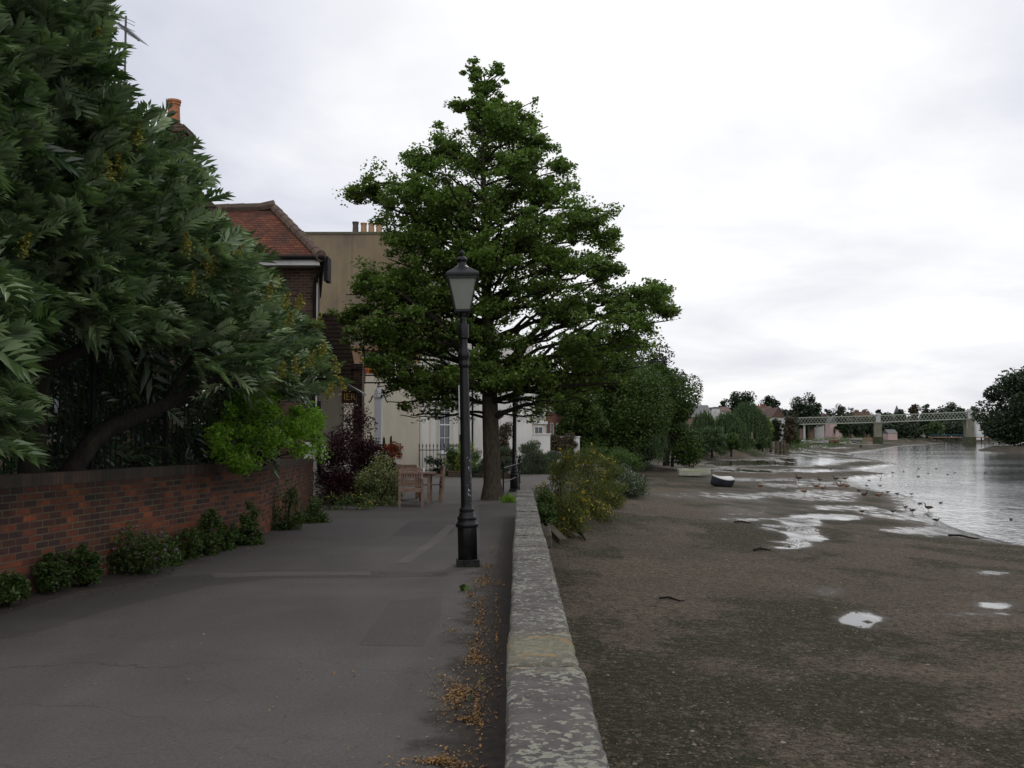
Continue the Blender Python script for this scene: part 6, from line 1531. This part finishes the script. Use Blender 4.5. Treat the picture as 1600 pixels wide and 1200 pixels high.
def bird_proto(kind, pose):
    t = thing({'duck': 'duck', 'grey': 'gull'}.get(kind, 'goose'), 'x', {'duck': 'duck', 'grey': 'gull'}.get(kind, 'goose'))
    k = .62 if kind in ('duck', 'grey') else 1.0; z0 = {'stand': .20 * k, 'float': -.07 * k}[pose]
    if k < 1: path = [(-.33, .16, .012), (-.25, .15, .05), (-.12, .12, .10), (.04, .11, .12), (.17, .13, .10), (.24, .19, .06), (.27, .26, .05), (.31, .30, .055), (.36, .29, .03), (.43, .27, .012)]
    elif pose == 'stand' and kind == 'rufous': path = [(-.40, .12, .015), (-.30, .14, .07), (-.12, .14, .13), (.06, .13, .145), (.20, .17, .11), (.27, .26, .06), (.30, .36, .045), (.34, .42, .055), (.39, .41, .03), (.47, .38, .012)]
    else: path = [(-.42, .16, .015), (-.32, .16, .07), (-.12, .14, .13), (.06, .13, .15), (.21, .18, .11), (.28, .29, .055), (.27, .42, .038), (.30, .52, .05), (.36, .52, .03), (.45, .49, .012)]
    b = MB(); b.tube([(x * k, 0, z * k + z0) for x, z, _ in path], [(r_ * k * .92, r_ * k) for _, _, r_ in path], 10); b.build('body', BM[kind], t, smooth=True)
    for s_ in (-1, 1):
        b = MB(); b.tube([(.12 * k, s_ * .10 * k, .17 * k + z0), (-.05 * k, s_ * .135 * k, .18 * k + z0), (-.28 * k, s_ * .07 * k, .19 * k + z0), (-.40 * k, s_ * .02 * k, .19 * k + z0)], [(.04 * k, .05 * k), (.03 * k, .085 * k), (.02 * k, .05 * k), .006], 8); b.build('wing', BM[kind], t, smooth=True)
        if pose == 'stand':
            b = MB(); b.tube([(.02 * k, s_ * .06 * k, z0 + .03), (.0, s_ * .06 * k, z0 * .5), (.02 * k, s_ * .06 * k, .0)], .012, 5); b.bar((.0, s_ * .06 * k, .008), (.09 * k, s_ * .06 * k, .008), .05 * k, .012); b.build('leg', M['bird_leg'], t)
    return t
birds = [  # px, py(feet), kind, pose, scale
    (1351, 778, 'goose', 'stand', 'dark necked goose upright on the mud, nearest the camera'), (1373, 779, 'rufous', 'stand', 'reddish goose feeding just right of the upright dark necked goose'),
    (1250, 764, 'white', 'stand', 'white goose standing on the wet mud'), (1224, 767, 'grey', 'stand', 'grey gull in a wet patch left of the white goose'), (1257, 773, 'rufous', 'stand', 'reddish goose just below the white goose'),
    (1286, 767, 'rufous', 'stand', None), (1313, 764, 'rufous', 'stand', None), (1323, 764, 'rufous', 'stand', None), (1318, 763, 'goose', 'stand', None), (1275, 764, 'rufous', 'stand', None), (1248, 752, 'goose', 'stand', None), (1281, 754, 'goose', 'stand', None), (1306, 752, 'goose', 'stand', None), (1188, 764, 'rufous', 'stand', None), (1321, 751, 'rufous', 'stand', None),
    (1342, 770, 'duck', 'stand', None), (1387, 772, 'duck', 'stand', None), (1402, 775, 'duck', 'stand', None), (1424, 775, 'duck', 'stand', None), (1415, 796, 'duck', 'stand', None), (1347, 803, 'duck', 'stand', None), (1395, 803, 'duck', 'stand', None), (1463, 817, 'duck', 'stand', None), (1426, 802, 'duck', 'stand', None), (1376, 750, 'duck', 'stand', None), (1395, 741, 'duck', 'stand', None), (1377, 742, 'duck', 'stand', None), (1298, 736, 'duck', 'stand', None),
    (1451, 799, 'goose', 'stand', 'large goose wading at the very edge of the water'),
    (1438, 787, 'duck', 'float', None), (1470, 786, 'duck', 'float', None), (1580, 812, 'duck', 'float', 'duck alone on open water farthest right'), (1412, 737, 'duck', 'float', None), (1435, 733, 'duck', 'float', None), (1450, 740, 'duck', 'float', None), (1463, 733, 'duck', 'float', None), (1492, 739, 'duck', 'float', None), (1481, 742, 'duck', 'float', None), (1539, 739, 'duck', 'float', None), (1354, 759, 'duck', 'float', None), (1375, 759, 'duck', 'float', None), (1435, 745, 'duck', 'float', None), (1358, 751, 'duck', 'float', None)]
gl = {('rufous', 'stand'): ('reddish brown goose standing on the mud before the water', 'reddish geese on the mud'), ('goose', 'stand'): ('dark necked brown goose among the flock at mid mud', 'dark necked geese on the mud'), ('duck', 'stand'): ('small dark duck resting on the mud near the water', 'dark ducks on the mud'), ('duck', 'float'): ('small dark duck afloat near the mud spits', 'dark ducks on the water')}
protos = {}
rb = random.Random(4)
for px, py, kd, ps, lab in birds:
    if (kd, ps) not in protos: protos[(kd, ps)] = o = bird_proto(kd, ps)
    else: o = copy_tree(protos[(kd, ps)])
    p = lvl(px, py) if ps == 'stand' else onz(px, py, WZ)
    if ps == 'stand': p[2] = max(p[2], WZ - .02)
    o.location = [float(v) for v in p]; s_ = rb.uniform(.55, .72); o.scale = (s_,) * 3
    o.rotation_euler = (0, 0, rb.choice([0, PI]) + rb.uniform(-.7, .7))
    if lab: o['label'] = lab; o['group'] = 'birds told apart on the foreshore'
    else: o['label'], o['group'] = gl[(kd, ps)]
for o in list(COL.objects):
    if o.get('group') == 'birds told apart on the foreshore': del o['group']

# ================================================================== SMALL THINGS ON THE GROUND
rng = np.random.default_rng(77)
# fallen leaves against the parapet
sp_ = []
for px, py, rx, ry, n_ in ((755, 908, 32, 16, 300), (762, 885, 26, 9, 90), (735, 930, 18, 10, 120), (742, 1028, 20, 18, 420), (718, 1085, 30, 24, 620), (733, 1125, 30, 8, 180), (745, 975, 12, 14, 70), (740, 948, 14, 6, 50), (690, 1190, 50, 12, 380), (705, 985, 14, 4, 50), (745, 1000, 40, 90, 130), (700, 1090, 90, 110, 120), (776, 990, 6, 160, 160), (770, 860, 14, 40, 60), (752, 960, 16, 60, 200), (745, 1110, 26, 80, 260), (500, 1050, 450, 150, 40), (600, 900, 200, 60, 30)):
    n_ = int(n_ * 1.7); a_ = rng.uniform(0, 2 * PI, n_); r_ = np.abs(rng.normal(size=n_)) * (.55 + .35 * np.sin(a_ * 3 + px))
    for x_, y_ in zip(px + np.cos(a_) * r_ * rx, py + np.sin(a_) * r_ * ry):
        q_ = onz(x_, y_, .006)
        if q_[0] < wl_(q_[1]) - .02: sp_.append(q_ + np.array([0, 0, rng.random() * .012]))
for px0, py0, px1, py1, n_ in ((10, 950, 250, 905, 130), (280, 888, 420, 850, 170), (420, 850, 500, 830, 90)):
    for _ in range(n_):
        u_ = rng.random(); sp_.append(onz(px0 + (px1 - px0) * u_, py0 + (py1 - py0) * u_ + rng.normal() * 5, .008))
sp_ = np.array(sp_); V, Fc, v = leaf_arrays(sp_, rng.uniform(.010, .028, len(sp_)), rng, .6, 3.0, .3)
V = V.reshape(-1, 4, 3); V[:, :, 2] = np.clip(V[:, :, 2], .005, .05); V = V.reshape(-1, 3)
o = tri_mesh('fallen_leaves', V, Fc, M['litter'], None, {'v': ('FACE', v)}); tag(o, kind='stuff')
# a few single leaves that stand out
for px, py, s_, m, lab in ((527, 0, 0, None, None),):
    pass
for px, py, s_, m, lab in ((728, 919, .13, 'l_weed', 'fresh green leaf spray lying beside the leaf litter heap'), (735, 1087, .085, 'l_dark', 'dark green leaf lying on the orange litter near the bottom'), (769, 1061, .05, 'l_yel', 'pale green leaf lying between litter and parapet'), (694, 985, .06, 'litter_pale', 'pale curled leaf alone on the asphalt left of the litter')):
    q_ = onz(px, py, .03); V, Fc, v = leaf_arrays(q_ + rng.normal(size=(3 if s_ > .1 else 1, 3)) * np.array([.05, .02, .0]), s_, rng, .5, 3.0, .3)
    o = tri_mesh('leaf', V, Fc, M[m], None, {'v': ('FACE', v)}); tag(o, lab, 'leaf')
# pebbles and shells on the near foreshore
def stones(name, XY, size, m, flat=.55, sink=.25, label=None):
    n_ = len(XY); hz = height(XY)[0]
    base = np.array([[1, 0, 0], [.31, .95, 0], [-.81, .59, 0], [-.81, -.59, 0], [.31, -.95, 0], [0, 0, 1.0], [.1, .05, -1]])
    tri = np.array([[0, 1, 5], [1, 2, 5], [2, 3, 5], [3, 4, 5], [4, 0, 5]])
    sc_ = size[:, None, None] * rng.uniform(.65, 1.35, (n_, 1, 3)); th = rng.uniform(0, 2 * PI, n_)
    Vv = np.tile(base[None], (n_, 1, 1)) * sc_ * rng.uniform(.8, 1.2, (n_, 7, 1)); Vv[:, :, 2] *= flat
    c_, s2 = np.cos(th)[:, None], np.sin(th)[:, None]
    x_ = Vv[:, :, 0] * c_ - Vv[:, :, 1] * s2; y_ = Vv[:, :, 0] * s2 + Vv[:, :, 1] * c_
    Vv = np.stack([x_ + XY[:, :1], y_ + XY[:, 1:], Vv[:, :, 2] + (hz - size * flat * sink)[:, None] + .004], -1)
    Fc = (np.arange(n_)[:, None, None] * 7 + tri[None]).reshape(-1, 3)
    return tri_mesh(name, Vv.reshape(-1, 3), Fc, m, None, {'v': ('FACE', np.repeat(rng.random(n_), 5))})
n = NT('pebble'); v_ = n.attr('v'); M['pebble'] = n.done(n.ramp(v_, [(0, (.030, .025, .019)), (.5, (.080, .064, .047)), (.95, (.14, .115, .088)), (1, (.26, .23, .19))]), .85, .2)
npb = 60000
r_ = 5.0 * np.exp(rng.random(npb) * math.log(40 / 5.0)); a_ = rng.uniform(R(0), R(31), npb)
XY = np.stack([np.sin(a_) * r_, np.cos(a_) * r_], -1); XY = XY[(XY[:, 0] > .36) & ~inside(XY, land_poly)]
cl_ = vnoise(XY, 1.6, 9) + vnoise(XY, 5.5, 13) * .6; XY = XY[(cl_ > -.06) | (rng.random(len(XY)) < .3)]
def near_pud(XY):
    k = np.zeros(len(XY), bool)
    for px, py, rx in ((1352, 968, 50), (1240, 815, 50), (1250, 838, 50), (1560, 945, 50), (1545, 960, 70), (1560, 895, 55), (1295, 925, 45)):
        c = lvl(px, py)[:2]; k |= np.linalg.norm(XY - c, axis=1) < np.linalg.norm(lvl(px + rx, py)[:2] - c)
    return k
XY = XY[~near_pud(XY)]
dist = np.linalg.norm(XY, axis=1)
o = stones('pebbles', XY, np.maximum(.006 * (1 + rng.exponential(.7, len(XY))), dist * .00062), M['pebble']); tag(o, kind='stuff')
# weed tufts and dark clods on the mud
XY = np.column_stack([rng.uniform(2, 60, 700), rng.uniform(10, 110, 700)]); XY = XY[(~inside(XY, land_poly)) & (~inside(XY, water_poly))]
o = stones('mud_clods', XY, rng.uniform(.03, .10, len(XY)), M['pier_weed'], .35); tag(o, kind='stuff')
# rubble and driftwood at the bank foot
M['rubble'] = plain('bank_rubble_stone', (.11, .095, .07), .95, .35, 6, grime=(.06, .055, .035))
rub = [((846, 832), (850, 856), .30), ((858, 828), (880, 850), .16), ((868, 822), (902, 842), .13), ((858, 812), (884, 832), .12), ((876, 812), (898, 826), .12), ((866, 805), (880, 815), .12), ((890, 826), (905, 838), .08), ((846, 815), (858, 830), .14)]
labs = ['largest mossy block wedged against the parapet end', 'long slab lying below the ragwort, nearest the mud', 'slanting slab farthest right of the rubble', 'upper slab leaning under the ragwort', 'middle stone of the rubble heap', 'small stone at the top of the rubble', 'small broken stone at the mud edge of the rubble', 'square stone behind the largest mossy block']
for i, ((ax, ay), (bx, by), w) in enumerate(rub):
    p0, p1 = lvl(ax, ay), lvl(bx, by); p0[2] += w * .4; p1[2] += w * .3
    d_ = p1 - p0; L_ = np.linalg.norm(d_); p1 = p0 + d_ / L_ * min(L_, 1.3); b = MB(); b.bar(p0, p1, w * 1.3, w)
    o = b.build('rubble_stone', M['rubble'], None, bevel=w * .08, smooth=False); tag(o, labs[i], 'stone', 'rubble at the bank foot')
for i, (pa, pb_, r0, lab) in enumerate((((896, 822), (915, 846), .05, 'short plank end sticking out of the bank rubble'), ((1030, 936), (1070, 940), .018, 'dark waterlogged branch lying on the near mud'), ((1178, 861), (1205, 860), .028, 'small dark stick lying in the middle of the mud'), ((1148, 817), (1175, 818), .03, 'low dark stick left of the big puddle'), ((1482, 838), (1530, 843), .04, 'long dark plank at the water margin'))):
    p0, p1 = lvl(*pa), lvl(*pb_); p0[2] += r0; p1[2] += r0 * .7; b = MB(); b.tube([p0, (p0 * .6 + p1 * .4) + np.array([0, .08, r0]), p0 * .2 + p1 * .8 + np.array([.0, -.05, 0]), p1], [r0, r0 * 1.1, r0 * .7, r0 * .4], 6); b.tube([p0 * .6 + p1 * .4, p0 * .45 + p1 * .55 + np.array([0, .25, r0 * 2])], [r0 * .5, r0 * .2], 5)
    tag(b.build('driftwood', M['bark_dark'], None), lab, 'driftwood')
